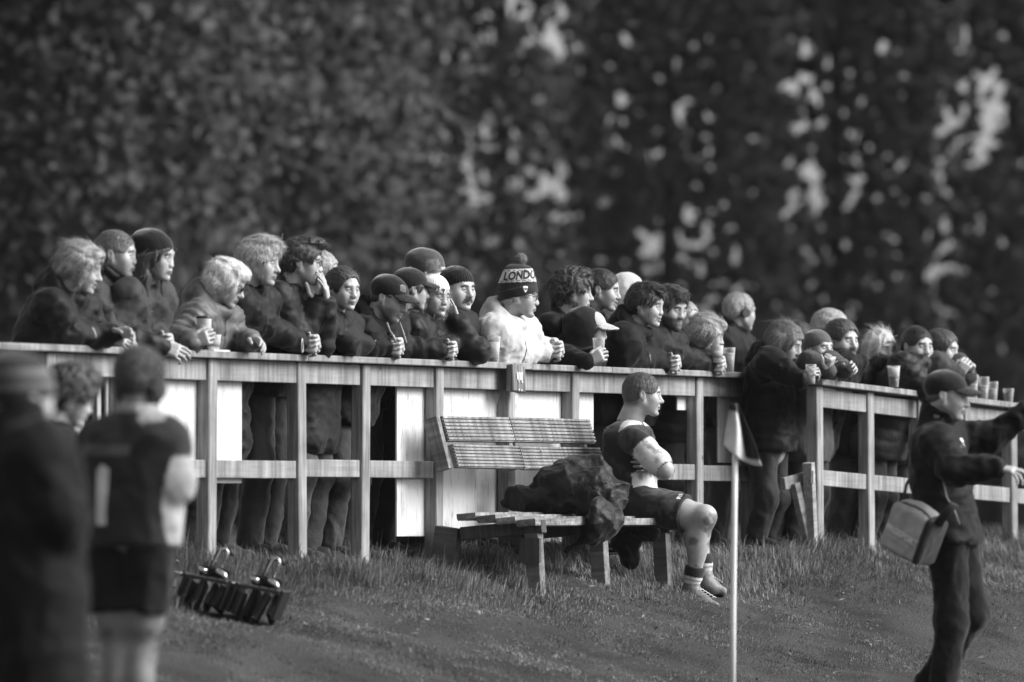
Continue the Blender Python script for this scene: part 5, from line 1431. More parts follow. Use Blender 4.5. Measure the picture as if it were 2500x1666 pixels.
CM, chs = S('bearded man in a black baseball cap and hooded jacket, looking down at the pitch', 950, 728, .04, 20, 20, lean=.32, hp=(975, 845), hpt=.12, seed=10, group=NEAR,
  hair=('buzz', .06), hat=dict(kind='cap', tone=.016), head=dict(stubble=.45, open=.3, wide=1.05), top=dict(type='jacket', tone=JK, collar='hood', bulk=.014), legs=dict(tone=.05))
S('woman in a dark cap with tied hair turned away, ear and ear-ring showing', 1003, 706, -.12, -22, 6, lean=.30, sc=.98, hp=(1108, 852), hpt=.14, seed=11, group=NEAR,
  hair=('tied', .04), hat=dict(kind='cap', tone=.018, zf=.04), head=dict(jaw=.93), top=dict(type='jacket', tone=.011, collar='stand', bulk=.008), legs=dict(tone=.03))
S('frowning woman in a white knitted bobble hat resting her cheek on her hand', 1060, 722, -.05, 46, 8, lean=.28, sc=.97, seed=12, group=NEAR,
  hands=two(None, (1116, 786, .02, 'flat', (-.35, -.25, .9), (-.35, -.9, .1))),
  hair=('bob', .22), hat=dict(kind='bobble', tone=.75, cuff=False, rib=(.0026, 34), zf=.040, zb=-.03, ball=((-.03, 0, .165), .032, .30, 1400, .026)), head=dict(frown=True, jaw=.93, nose=.95),
  top=dict(type='coat', tone=.010, collar='stand', bulk=.012, hem=.6), legs=dict(tone=.03))
S('tall man in a slouchy grey beanie behind the woman in the white bobble hat', 1046, 668, -.55, 12, 4, lean=.12, hands='down', seed=13, group=NEAR, hat=dict(kind='slouch', tone=.06, cuff=False, rib=(0, 1), zf=.035, zb=-.03), head=dict(), top=dict(type='jacket', tone=.012, collar='stand'), bv=.018)
S('man with a thick moustache in a ribbed black beanie and quilted waxed jacket', 1117, 706, -.10, 44, 4, lean=.22, hands='down', seed=14, group=NEAR, shw=1.1,
  hat=dict(kind='beanie', tone=.012, cuff=False, rib=(.0022, 40), zf=.040, zb=-.03), head=dict(tache=True, jaw=1.12, wide=1.10, frown=True, browtone=.12), top=dict(type='quilt', tone=.022, collar='stand', bulk=.022, colr=.084), legs=dict(tone=.05))

# man in the white jacket with the lettered bobble hat
def london_tone(V_):
    x, z = V_[:, 0], V_[:, 2]; zz = z - (x - .0) * .16
    t = np.full(len(V_), .012)
    t[(zz > .074) & (zz < .146)] = .62
    t[(zz > .080) & (zz < .0835)] = .05; t[(zz > .1375) & (zz < .1405)] = .05
    return t
LR, lhs = S('man in a white jacket and glasses wearing a black and white bobble hat lettered LONDON', 1268, 722, .05, 4, 7, lean=.30, hp=(1366, 852), hpt=.15, seed=15, group=NEAR, shw=1.08,
  hair=('short', .30), hat=dict(kind='big', tone=.012, zf=.022, zb=-.045, cuffh=.050, tonefun=london_tone, ball=((-.016, 0, .200), .030, .18, 1300, .014)),
  head=dict(stubble=.12, wide=1.05, jaw=1.05), top=dict(type='jacket', tone=.46, collar='hood', hood=True, bulk=.020, belly=.03, rough=.6, bump=.35), extras=[glasses(False, 0, .0022)], legs=dict(tone=.04))
def hat_letters(txt, size, z0, phi0, hs, root, mat, tilt=.16, bold=.0012, rr=(.114, .0945), zs=.125, zc=.03, name='lettering', wrap=.098, sx=.82):
    me = text_mesh(txt, size, 0.0, bold)
    co = np.zeros(len(me.vertices) * 3, np.float32); me.vertices.foreach_get('co', co); co = co.reshape(-1, 3)
    ph = phi0 + co[:, 0] * sx / wrap
    z = z0 + co[:, 1] + 0.0
    x_ = -.016 + rr[0] * np.sin(ph) * 1.0; z = z + x_ * tilt
    tm = root.data; tree = BVHTree.FromPolygons([v.co for v in tm.vertices], [tuple(p_.vertices) for p_ in tm.polygons])
    V_ = []
    for ph_, z_ in zip(ph, z):      # drop every vertex radially on to the knitted hat
        d_ = np.array([math.sin(ph_), -math.cos(ph_), 0]); o_ = hs.pts(np.array([-.016, 0, z_]) + d_ * .25); dd = -hs.vec(d_)
        hit = tree.ray_cast(Vector(o_), Vector(dd), .4); V_.append(np.array(hit[0]) - dd * .0018 if hit[0] is not None else hs.pts(np.array([-.016, 0, z_]) + d_ * .08))
    V_ = hs.inv(np.array(V_))
    me.vertices.foreach_set('co', hs.pts(V_).astype(np.float32).ravel()); me.update()
    o = link_mesh(name, me, root, [mat]); return o
hat_letters('LONDON', .064, .1085, .42, lhs, child(LR, 'hat'), BLACK_PAINT, rr=(.112, .094), zs=.165, zc=.035, sx=.92, bold=.0022)
_sh = poly_mesh([(-.014, .016), (0, .019), (.014, .016), (.014, -.004), (0, -.020), (-.014, -.004)])
decal(child(LR, 'hat'), child(LR, 'hat'), _sh, lhs.pts((.040, -.095, .038)), lhs.vec((.92, .38, .1)), lhs.vec((0, 0, 1)), WHITE_PAINT, 'crest', .0015)
_sh = text_mesh('HRS', .016, 0, .0006); decal(child(LR, 'hat'), child(LR, 'hat'), _sh, lhs.pts((.040, -.095, .038)), lhs.vec((.92, .38, .1)), lhs.vec((0, 0, 1)), BLACK_PAINT, 'lettering', .003)
thn = math.atan2(FN[1], FN[0])
def to_local(root, px_, py_, t):
    w_ = world_of(px_, py_, t); d = Matrix.Rotation(-root.rotation_euler[2], 3, 'Z') @ (w_ - Vector(root.location)); return np.array(d)
jk = child(LR, 'jacket'); c = to_local(LR, 1242, 806, -.05)
decal(LR, jk, poly_mesh([(-.040, .012), (.024, .028), (.030, -.001), (.024, -.036)], grid=.01), c + V3(0, -.15, 0), V3(1, .25, 0), V3(0, 0, 1), BLACK_PAINT, 'sleeve_badge', .003)
decal(LR, jk, poly_mesh([(-.028, .010), (.006, .019), (.006, -.016)], grid=.01), c + V3(0, -.15, 0), V3(1, .25, 0), V3(0, 0, 1), WHITE_PAINT, 'sleeve_badge', .0045)
decal(LR, jk, text_mesh('BRZ', .020, 0, .0005), c + V3(.016, -.15, -.002), V3(.12, .03, .98), V3(-.97, -.2, .12), WHITE_PAINT, 'lettering', .0048)

S('young man with a curly dark mullet, white shirt collar and black jumper', 1400, 712, -.22, -4, 6, lean=.24, hands='folded', seed=16, group=NEAR, hair=('curly', .035), head=dict(jaw=.95),
  top=dict(type='knit', tone=.010, collar='polo'), legs=dict(tone=.3, w=.95))
S('laughing man with cropped dark hair, second head right of the curly mullet', 1470, 708, -.42, 10, 8, lean=.22, hands='down', seed=17, group=NEAR, hair=('crop', .02), head=dict(smile=1, open=.9, squint=True, scalp=.25, browtone=.15), top=dict(type='jacket', tone=JK, collar='stand', bulk=.01))
HB, hbs = S('boy with his hood up over a pale baseball cap, laughing and drinking', 1440, 806, -.05, 8, 8, lean=.30, sc=.98, seed=18, group=NEAR,
  hands=two((1436, 884, .15, 'hold', (.85, .25, .45), (.2, .9, .1)), None), hair=('short', .08), hat=dict(kind='cap', tone=.42, zf=.046), head=dict(smile=.8, open=.9, squint=True),
  top=dict(type='knit', tone=.013, collar='hood', hood_up=True, hoodtone=.016), legs=dict(tone=.3))
S('person in a raised white hood behind the smiling dark-haired youth', 1541, 726, -.55, -30, 6, lean=.18, hands='down', seed=19, group=NEAR, head=dict(), top=dict(type='knit', tone=.42, collar='hood', hood_up=True))
FM, _ = S('smiling youth with a dark fringe in an open black jacket over a hooded top', 1578, 746, .03, 22, 8, lean=.32, hp=(1652, 886), hpt=.13, seed=20, group=NEAR, hair=('messy', .022), head=dict(smile=.9, open=.25, jaw=1.02),
  top=dict(type='jacket', tone=.009, collar='hood', bulk=.014), legs=dict(tone=.03))
S('heavy-browed bearded man looking down, hands clasped round a cup on the rail', 1636, 752, -.06, 42, 14, lean=.34, hp=(1762, 888), hpt=.13, seed=21, group=NEAR, hair=('messy', .04), head=dict(beard=True, stubble=.8, frown=True, wide=1.06, jaw=1.05, browtone=.12),
  top=dict(type='jacket', tone=.009, collar='stand', bulk=.016), legs=dict(tone=.03))
S('young woman with tied-back fair hair between the bearded man and the blonde girl', 1672, 782, -.28, 40, 4, lean=.24, sc=.95, hands='folded', seed=22, group=NEAR, hair=('tied', .20), head=dict(jaw=.92, open=.2), top=dict(type='jacket', tone=.014, collar='high'))
S('fair-haired child whose forehead shows just left of the blonde girl', 1700, 822, -.20, 36, 16, lean=.25, sc=.9, hands='folded', seed=23, group=NEAR, hair=('tied', .35), head=dict(jaw=.9), top=dict(type='puffer', tone=.018, collar='stand'))
S('girl with tousled blonde hair looking down at the drinks on the rail', 1728, 816, -.08, 0, 16, lean=.25, sc=.95, hands='folded', seed=24, group=NEAR, hair=('up', .25), head=dict(jaw=.92), top=dict(type='puffer', tone=.014, collar='stand'))
def band(root, hs, J):
    bm = bmesh.new(); bm_tube(bm, [hs.pts((-.012, .086 * math.cos(a), .005 + .118 * math.sin(a))) for a in np.linspace(-.3, 3.44, 16)], .006, 8)
    for sy in (1, -1): bm_tube(bm, [hs.pts((-.012, sy * .080, -.01)), hs.pts((-.012, sy * .104, -.01))], .03, 12)
    from_bm('headphones', bm, root, [mat_plain(.02, .4)])
S('grey-haired man in headphones with his back turned, beyond the fence end', 1806, 762, -1.3, -30, 4, lean=.10, hands='down', seed=25, hair=('crop', .30), head=dict(), top=dict(type='jacket', tone=.011, collar='high', bulk=.03, colr=.092), extras=[band], byaw=-8)

# ------------------------------------------------------------------ the crowd in the gateway and along the far fence
S('woman with long brown hair and a fur-trimmed parka looking down in the gateway', 1916, 838, .29, 16, 20, lean=.04, seed=26, byaw=-2,
  hands=two((1954, 930, .58, 'hold', (.7, .3, .65), (.3, .8, -.2)), 'down'), hair=('long', .06), head=dict(jaw=.92, browtone=.4), top=dict(type='coat', tone=.010, collar='hood', bulk=.022, hem=.62), legs=dict(tone=.035, w=.9))
F2 = dict(group=FAR)
S('dark-haired head almost hidden behind the woman with long brown hair', 1950, 834, -.85, 0, 4, lean=.15, hands='down', seed=27, hair=('short', .02), head=dict(), top=dict(type='jacket', tone=.01, collar='stand'), bv=.02, hv=.0045, **F2)
S('boy in a plain grey beanie with a pale sleeve raised to his mouth', 1998, 852, .38, 44, 0, lean=.06, sc=.95, seed=28, hands=two((2022, 905, .70, 'fist', (.3, -.2, .6), (-.5, .2, -.5)), (2066, 905, .72, 'relaxed', (.7, -.5, .3), (-.5, -.4, -.6))),
  hat=dict(kind='beanie', tone=.10, cuff=False, rib=(.0006, 60), zf=.032, zb=-.035), head=dict(open=.3, jaw=.93), top=dict(type='knit', tone=.07, collar='crew', bulk=.01), **F2)
S('grey-haired man standing tall behind the man with a dark beard', 2030, 806, -.1, 10, 4, lean=.12, hands='down', seed=29, hair=('short', .30), head=dict(scalp=.8), top=dict(type='jacket', tone=.02, collar='stand'), bv=.02, **F2)
S('man with a dark beard and moustache in a black coat at the far fence', 2056, 832, .42, 46, 4, lean=.28, hands='folded', seed=30, hair=('short', .035), head=dict(beard=True, tache=True, stubble=.75, browtone=.2, wide=1.03), top=dict(type='jacket', tone=.010, collar='stand', bulk=.016), hpt=.7, **F2)
S('woman with long straight blonde hair at the far fence', 2150, 852, .36, 50, 6, lean=.24, sc=.96, hands='folded', seed=31, hair=('long', .42), head=dict(jaw=.92), top=dict(type='jacket', tone=.012, collar='stand'), **F2)
S('young man with short dark hair in a black puffer jacket at the far fence', 2240, 846, .60, 54, 4, lean=.34, hands=two((2268, 962, .72, 'relaxed', (.9, -.2, -.2), (0, .4, -.9)), None), seed=32, hair=('crop', .02), head=dict(wide=1.04, open=.2, browtone=.2), top=dict(type='puffer', tone=.012, collar='high', bulk=.02), shw=1.05, **F2)
S('man with receding dark hair raising a drink with both hands at the far fence', 2300, 856, .62, 24, 4, lean=.30, seed=33, hands=two((2338, 920, .82, 'hold', (.4, .3, .8), (-.2, .9, -.1)), (2362, 920, .82, 'hold', (.3, -.3, .8), (-.2, -.9, -.1))), hair=('short', .035), head=dict(wide=1.05), top=dict(type='jacket', tone=.05, collar='crew', bulk=.012), **F2)

# small marks and trimmings on the clothes
def chest_mark(root, px_, py_, me_, mat, right=(.5, -.85, 0), up=(0, 0, 1), nm='chest_badge', t=0.0):
    g_ = child(root, 'jacket', 'coat', 'jumper', 'quilted_jacket', 'puffer_jacket'); decal(root, g_, me_, to_local(root, px_, py_, t), V3(*right), V3(*up), mat, nm, .003, .3)
chest_mark(QM, 735, 742, text_mesh('KH', .026, 0, .0008), mat_plain(.45, .6), right=(.6, -.8, 0))
chest_mark(CM, 922, 843, text_mesh('O', .040, 0, .001), mat_plain(.10, .6), right=(1, .15, 0)); chest_mark(CM, 938, 838, text_mesh('RUGBY\nCLUB', .014, 0, .0003), mat_plain(.35, .6), right=(1, .15, 0), nm='lettering')
chest_mark(FM, 1584, 848, poly_mesh([(-.006, -.03), (.006, -.028), (.004, .0), (.014, .014), (.004, .034), (-.010, .020), (-.002, .004)], grid=.01), mat_plain(.45, .6), right=(.5, -.85, 0))
for px_, py_ in ((673, 748), (661, 760), (640, 800)): chest_mark(OM, px_, py_, poly_mesh([(.006 * math.cos(a), .006 * math.sin(a)) for a in np.linspace(0, 5.6, 9)]), mat_plain(.35, .3, .5), right=(.5, -.85, 0), nm='button')
for sy in (-1, 1):
    bm = bmesh.new(); h0 = to_local(CM, 960 + sy * 12, 797, .10); h1 = to_local(CM, 968 + sy * 9, 838, .13)
    bm_tube(bm, [h0 + V3(0, sy * .02, .02), h0 + V3(.02, sy * .02, -.03), (h0 + h1) / 2 + V3(.02, sy * .02, 0), h1 + V3(.03, sy * .02, 0)], .0055, 8, flat=.5); from_bm('drawstring', bm, CM, [mat_plain(.35, .8)])
bm = bmesh.new(); bm_tube(bm, [to_local(OM, 738 + 9 * math.cos(a) * .5, 844 + 17 * math.sin(a), .13 + .0 * a) + V3(0, -.035 * math.cos(a), 0) for a in np.linspace(0, 6.283, 16)], .004, 6, cap=False); from_bm('watch_strap', bm, OM, [mat_plain(.45, .3, .7)])
patch = poly_mesh([(-.020, .016), (0, .022), (.020, .016), (.020, -.016), (0, -.022), (-.020, -.016)], grid=.008)
decal(child(CM, 'hat'), child(CM, 'hat'), patch, chs.pts((.078, -.040, .082)), chs.vec((.55, .83, 0)), chs.vec((-.4, .2, 1)), mat_plain(.16, .6), 'cap_patch', .0015, .08)
patch = poly_mesh([(-.016, .012), (0, .018), (.016, .012), (.016, -.012), (0, -.018), (-.016, -.012)], grid=.008)
decal(child(CM, 'hat'), child(CM, 'hat'), patch, chs.pts((.078, -.040, .082)), chs.vec((.55, .83, 0)), chs.vec((-.4, .2, 1)), mat_plain(.04, .6), 'cap_patch', .003, .08)

# drinks on and over the rails
RT = ZF + RAIL_H + .037
def on_rail(px_, t, top=RT):
    w_ = world_of(px_, 900, t); return (w_.x, w_.y, top)
def on_rail2(px_, t):
    w_ = world_of(px_, 900, t); s_, _t = to_st(w_.x, w_.y); return (w_.x, w_.y, ZF + f2top(s_) + .040)
paper_cup(0, 0, 0, 'tall paper cup with dark lid held by the white-haired woman', pos=world_of(498, 834, .05), h=.12)
paper_cup(0, 0, 0, 'shorter paper cup without lid on the rail beside the tall one', pos=on_rail(521, .02), h=.085, lid=False)
tb = piece('paper_plate', (.20, .10, .008), (0, 0, 0), None, PAPER, .002); tb.location = (on_rail(522, .0)[0], on_rail(522, 0)[1], RT + .004); tb.rotation_euler = (0, 0, FANG)
tag(tb, 'flat white paper tray lying on the rail under the paper cups', 'tray'); 
pint(0, 0, 0, 'full pint of pale beer on the rail left of the white jacket', pos=on_rail(1205, .02), h=.150, r=.040, fill=.18, foam=.60, beer=ALE)
pint(0, 0, 0, 'glass tilted at the mouth of the hooded boy', pos=world_of(1462, 885, .16), h=.145, r=.036, fill=.4, foam=.1)
pint(0, 0, 0, 'small clear glass behind the fists of the smiling youth', pos=on_rail(1660, -.02), h=.13, r=.034, fill=.3, foam=.15)
paper_cup(0, 0, 0, 'white cup between the clasped hands of the bearded man', pos=world_of(1750, 886, .12), h=.10, lid=False)
pint(0, 0, 0, 'tall pint glass at the right end of the near rail', pos=on_rail(1780, .03), h=.150, r=.038, fill=.72, foam=.04)
pint(0, 0, 0, 'glass held by the woman with long brown hair', pos=world_of(1980, 938, .64), h=.12, r=.033, fill=.3, foam=.25)
pint(0, 0, 0, 'pale cup standing on the far rail before the boy in the beanie', pos=on_rail2(2036, .62), h=.12, r=.030, fill=.6, foam=.2)
pint(0, 0, 0, 'dark pint with white head before the black puffer jacket', pos=on_rail2(2182, .66), h=.135, r=.040, fill=.5, foam=.42, beer=ALE)
for px_, hh, lab in ((2376, .150, 'first of the three pint glasses grouped on the far rail'), (2402, .146, 'middle one of the three pint glasses grouped on the far rail'), (2424, .122, 'rightmost and shortest of the three grouped pint glasses')):
    pint(0, 0, 0, lab, 'pint glasses grouped on the far rail', pos=on_rail2(px_, .60), h=hh, r=.034, fill=.55, foam=.06)
pint(0, 0, 0, 'short dark glass alone at the right end of the far rail', pos=on_rail2(2462, .60), h=.09, r=.036, fill=.7, foam=0, beer=ALE)
# ------------------------------------------------------------------ seated player on the right end of the bench
PF = Frame(world_of(1530, 1225, .45), thn, 0.0)
PF.z = float(ground_z(*PF.o)); P = PF.p
hd = P(1570, 964, 0.0)
J = dict(head=hd, hrot=rotm(R(4) - thn - R(0), R(4), 0), neck=P(1537, 1035, .0), SR=P(1548, 1072, -.19), SL=P(1545, 1068, .19), ER=P(1622, 1146, -.25), EL=P(1620, 1150, .24),
         WR=P(1612, 1128, .06), WL=P(1600, 1140, -.04), pelvis=P(1532, 1222, 0), HR=P(1540, 1232, -.10), HL=P(1540, 1228, .10), KR=P(1722, 1262, -.14), KL=P(1700, 1256, .14),
         AR=P(1686, 1440, -.12), AL=P(1722, 1412, .15), TR=P(1748, 1482, -.16), TL=P(1764, 1443, .18), bare=True, calf=(-.03, 0, 0))
xz = lambda pts: [(float(P(a, b, -.1)[0]), float(P(a, b, -.1)[2])) for a, b in pts]
chest = xz([(1548, 1090), (1596, 1108), (1600, 1122), (1560, 1122), (1546, 1118)]); belly = xz([(1554, 1156), (1610, 1142), (1625, 1160), (1622, 1188), (1590, 1192), (1558, 1202)])
sleeve = xz([(1552, 1072), (1600, 1052), (1660, 1105), (1590, 1122)]); yoke = xz([(1528, 985), (1560, 985), (1590, 1030), (1548, 1040), (1528, 1056)])
def shirt_tone(V_):
    t = np.full(len(V_), .013); x, y, z = V_.T
    t[in_poly(x, z, chest) & (np.abs(y) < .17)] = .6; t[in_poly(x, z, belly)] = .62
    t[in_poly(x, z, yoke) & (np.abs(y) > .02)] = .62
    SR, ER, SL, EL = J['SR'], J['ER'], J['SL'], J['EL']
    for S_, E_ in ((SR, ER), (SL, EL)):
        d = E_ - S_; u = ((V_ - S_) @ d) / (d @ d); r_ = np.linalg.norm(V_ - S_ - u[:, None] * d, axis=1)
        t[(u > .30) & (u < 1.0) & (r_ < .10) & (np.abs(y) > .13)] = .58
    mud = vnoise(x * 22, y * 22, z * 22) + .5 * vnoise(x * 50, y * 50, z * 50)
    return np.where(mud > .5, t * .5 + .03, t)
def short_tone(V_):
    x, y, z = V_.T; mud = vnoise(x * 16, y * 16, z * 16) + .6 * vnoise(x * 40, y * 40, z * 40)
    return np.where(mud > .35, .04, .012)
PR, phs = figure('seated rugby player with cropped hair and muddy knees, arms folded on the bench', PF.loc(), thn, J, seed=41, skin=.34, hair=('crop', .06), head=dict(scalp=.30, smile=.35, jaw=1.06, wide=1.04, neckr=.066), sc=1.05, bv=.0095, hv=.0032,
    top=dict(type='shirt', sleeve=0, slen=.84, tonefun=shirt_tone, collar='crew', belly=.045, bulk=.014, hem=float(P(1540, 1235, 0)[2])), legs=dict(type='shorts', tonefun=short_tone, len=.74), shoes=False,
    hands=[H(-1, 'relaxed', (-.2, .95, .1), (-1, 0, 0)), H(1, 'relaxed', (-.2, -.95, .1), (-1, 0, 0))])
for A, T, yy in ((J['AR'], J['TR'], -.12), (J['AL'], J['TL'], .15)):
    d = nrm(T - A); K = J['KR'] if yy < 0 else J['KL']; up_ = nrm(K - A)
    # boot: sock collar, upper, sole with studs
    fwd = nrm(V3(T[0] - A[0], T[1] - A[1], (T[2] - A[2]) * .55)); heel = A - fwd * .055 - V3(0, 0, .055); toe = T.copy()
    f = Field(np.minimum(heel, toe) - .10, np.maximum(A + up_ * .1, toe) + .10, .0065)
    f.cap(A + up_ * .055, A - V3(0, 0, .02), .045, .043, k=.02); f.cap(heel, heel * .4 + toe * .6, .036, .036, k=.03); f.cap(heel * .4 + toe * .6, toe, .038, .026, k=.03)
    f.cap(A, heel * .35 + toe * .65 + V3(0, 0, .01), .044, .030, k=.03); f.wrinkle(.002, 30, 3)
    V_, Q_ = f.mesh(); bo = link_mesh('boot', np_mesh('boot', V_, Q_), PR, [mat_fabric(.17, .5, .5, 60, 0)])
    sd = np.cross(fwd, V3(0, 0, 1)); sd /= np.linalg.norm(sd); dn = np.cross(sd, fwd)
    f = Field(np.minimum(heel, toe) - .08, np.maximum(heel, toe) + .08, .006)
    dnn = dn if dn[2] < 0 else -dn
    f.cap(heel + dnn * .030, toe + dnn * .018, .026, .022, k=.01)
    for q_ in (0, .15, .55, .75, .92):
        for sg in (-.018, .018): c_ = heel * (1 - q_) + toe * q_ + dnn * .05 + sd * sg; f.cap(c_, c_ + dnn * .016, .007, .005, k=.003)
    V_, Q_ = f.mesh(); link_mesh('sole', np_mesh('sole', V_, Q_), bo, [mat_fabric(.03, .8, .5, 60, 0)])
    bm = bmesh.new(); mid = heel * .40 + toe * .60 + V3(0, 0, .045)
    for q_ in np.linspace(.25, .85, 6):
        c_ = (A + V3(0, 0, .0)) * (1 - q_) + (toe + V3(0, 0, .02)) * q_ + fwd * .012 + V3(0, 0, .036 - .012 * q_); bm_tube(bm, [c_ - sd * .022, c_ + V3(0, 0, .006), c_ + sd * .022], .0022, 6)
    from_bm('laces', bm, bo, [mat_plain(.6, .7)])['kind'] = 'stuff'
    # rolled sock with stripes
    f = Field(A - .1, A + up_ * .16 + .1, .006); f.cap(A + up_ * .045, A + up_ * .115, .047, .055, k=.01)
    f.cap(A + up_ * .112, A + up_ * .122, .058, .058, k=.01); f.cap(A + up_ * .083, A + up_ * .09, .056, .056, k=.008); f.plane(A + up_ * .030, -up_); f.plane(A + up_ * .14, up_)
    V_, Q_ = f.mesh(); u = (V_ - A) @ up_; me = np_mesh('sock', V_, Q_); set_tone(me, np.where(u > .082, .012, np.where((u > .058) & (u < .066), .25, .6))); link_mesh('sock', me, PR, [mat_toned()])
c = P(1486, 1048, -.2)
for nm_, me_, m_, of in (('sponsor_panel', poly_mesh([(-.055, -.020), (.055, -.020), (.060, .018), (-.055, .018)], grid=.012), mat_plain(.30, .7), .002), ('sponsor_panel', poly_mesh([(-.052, -.017), (.051, -.017), (.056, .015), (-.052, .015)], grid=.012), BLACK_PAINT, .0032),
                         ('lettering', text_mesh('INSURANCE', .017, 0, .0002), mat_plain(.4, .7), .0042)):
    decal(PR, child(PR, 'shirt'), me_, P(1492, 1050, -.12) + V3(-.02, 0, 0), V3(.62, -.78, -.08), V3(0, 0, 1), m_, nm_, of, .2)
decal(PR, child(PR, 'shorts'), text_mesh('RS', .034, 0, .0010), P(1660, 1212, -.18), V3(.1, .1, 1), V3(-1, .0, 0), WHITE_PAINT, 'lettering', .003, .15)

# coats thrown over the bench
def coat(label, px_t, lumps_, seed, hem=None, tone=.010, cutpl=None):
    f0 = Frame(world_of(*px_t), thn); f0.z = float(ground_z(*f0.o)); c0 = f0.p
    pts = np.array([c0(a, b, y) for (a, b, y, *_r) in [q for l in lumps_ for q in (l if isinstance(l, list) else [l])]])
    f = Field(pts.min(0) - .22, pts.max(0) + .22, .0085)
    for l in lumps_:
        if isinstance(l, list):
            (a1, b1, y1, r1), (a2, b2, y2, r2) = l; f.cap(c0(a1, b1, y1), c0(a2, b2, y2), r1, r2, k=.04)
        else:
            a1, b1, y1, rx_, ry_, rz_ = l; f.ell(c0(a1, b1, y1), (rx_, ry_, rz_), k=.035)
    X, Y, Z = f.ax[0][:, None, None], f.ax[1][None, :, None], f.ax[2][None, None, :]
    w_ = vnoise(X * 7, Y * 7, Z * 7) * 1.6
    f.F -= (.006 * (np.abs(np.sin(X * 24 + w_ + Z * 13)) ** .35 - .7) + .005 * (np.abs(np.sin(Z * 24 - X * 12 + w_)) ** .35 - .7)).astype(np.float32)
    f.wrinkle(.024, 5.5, seed, stretch=(1, 1, 1.5)); f.wrinkle(.012, 11, seed + 3); f.wrinkle(.005, 22, seed + 5); f.wrinkle(.002, 34, seed + 1)
    V_, Q_ = f.mesh(); o = link_mesh('padded_coat', np_mesh('padded_coat', V_, Q_), None, [mat_fabric(tone, .55, .6, 60, .1)])
    o.location = f0.loc(); o.rotation_euler = (0, 0, thn); tag(o, label, 'coat'); return o
coat('black padded coat heaped over the middle of the bench seat', (1400, 1200, .40), [
    (1385, 1195, -.20, .20, .16, .15), (1400, 1165, -.12, .14, .12, .10), (1345, 1222, -.25, .14, .12, .07), (1450, 1215, -.20, .13, .13, .16), (1468, 1268, -.48, .05, .15, .12),
    [(1245, 1205, -.30, .034), (1335, 1218, -.30, .065)], [(1240, 1228, -.28, .03), (1330, 1238, -.28, .045)], [(1465, 1270, -.50, .045), (1440, 1305, -.55, .040)], [(1440, 1305, -.55, .040), (1385, 1345, -.58, .010)], [(1465, 1270, -.50, .045), (1425, 1285, -.56, .03)],
    [(1370, 1140, -.10, .03), (1450, 1135, -.05, .05)], [(1450, 1135, -.05, .05), (1508, 1200, -.10, .055)], [(1508, 1200, -.10, .055), (1495, 1270, -.35, .05)], [(1495, 1270, -.35, .05), (1450, 1320, -.50, .035)]], 3.0)
coat('second black padded coat trailing off the bench behind the seated player', (1530, 1280, .45), [
    (1535, 1265, .0, .09, .09, .10), (1575, 1290, -.05, .07, .07, .06), (1530, 1310, .02, .08, .08, .09), [(1520, 1235, .0, .05), (1590, 1300, -.05, .035)], [(1535, 1320, .0, .06), (1538, 1362, .0, .045)]], 8.0, tone=.014)
# training shoe lying behind the bench
tf = Frame(world_of(1490, 1345, .25), thn); f = Field(V3(-.25, -.15, -.2), V3(.3, .15, .2), .007); a_, b_ = tf.p(1462, 1338, 0), tf.p(1535, 1340, 0)
f.cap(a_, b_, .045, .030, k=.03); f.cap(a_, a_ + V3(.0, 0, .05), .042, .036, k=.03); V_, Q_ = f.mesh()
o = link_mesh('trainer', np_mesh('trainer', V_, Q_), None, [mat_fabric(.015, .6, .3, 60, .1)]); o.location = tf.loc(); o.rotation_euler = (0, 0, thn); tag(o, 'black training shoe with a pale curved mark lying behind the bench', 'shoe')
decal(o, o, poly_mesh([(-.05, .004), (-.018, -.012), (.018, -.008), (.03, .022), (.022, .024), (.010, .006), (-.014, .000)], grid=.008), (a_ + b_) / 2 + V3(-.01, 0, .0), V3(1, 0, 0), V3(0, 0, 1), mat_plain(.35, .5), 'side_mark', .002)
decal(o, o, poly_mesh([(-.07, -.003), (.07, -.003), (.07, .004), (-.07, .004)], grid=.012), (a_ + b_) / 2 + V3(.02, 0, -.028), V3(1, 0, 0), V3(0, 0, 1), WHITE_PAINT, 'sole_line', .002)

# ------------------------------------------------------------------ man in the cap with the medical bag, right foreground
QY = 43.4; GA = R(-12)
QF = Frame(at_depth(2318, 1320, QY), GA); q = QF.p
J = dict(head=q(2312, 966, 0), hrot=rotm(R(-10) - GA, R(8), 0), neck=q(2282, 1036, 0), SR=q(2290, 1085, -.21), SL=q(2318, 1062, .22), ER=q(2330, 1148, -.30), EL=q(2420, 1066, .30),
         WR=q(2428, 1143, -.32), WL=q(2500, 1010, .30), pelvis=q(2318, 1320, 0), HR=q(2315, 1335, -.10), HL=q(2335, 1335, .10), KR=q(2322, 1520, -.12), KL=q(2372, 1500, .13), AR=q(2300, 1715, -.12), AL=q(2262, 1690, .12))
J['TR'] = J['AR'] + V3(.17, -.02, -.06); J['TL'] = J['AL'] + V3(.15, .02, -.08)
PH, qhs = figure('man in a black cap and tracksuit stretching both arms to the right', QF.loc(), GA, J, seed=51, skin=.36, hair=('buzz', .07), hat=dict(kind='cap', tone=.014, zf=.050), head=dict(jaw=.98, stubble=.15, smile=.3, open=.2, nose=1.05, neckr=.058),
    top=dict(type='jacket', tone=.009, rough=.7, collar='high', bulk=.012, hem=float(q(2318, 1332, 0)[2]), half=.080, zip=False), legs=dict(tone=.008, w=1.04), bv=.0105,
    hands=[H(-1, 'point', (.97, .0, -.12), (.15, .25, -.95)), H(1, 'point', (.8, .1, .55), (.3, -.3, -.6))])
jk = child(PH, 'jacket')
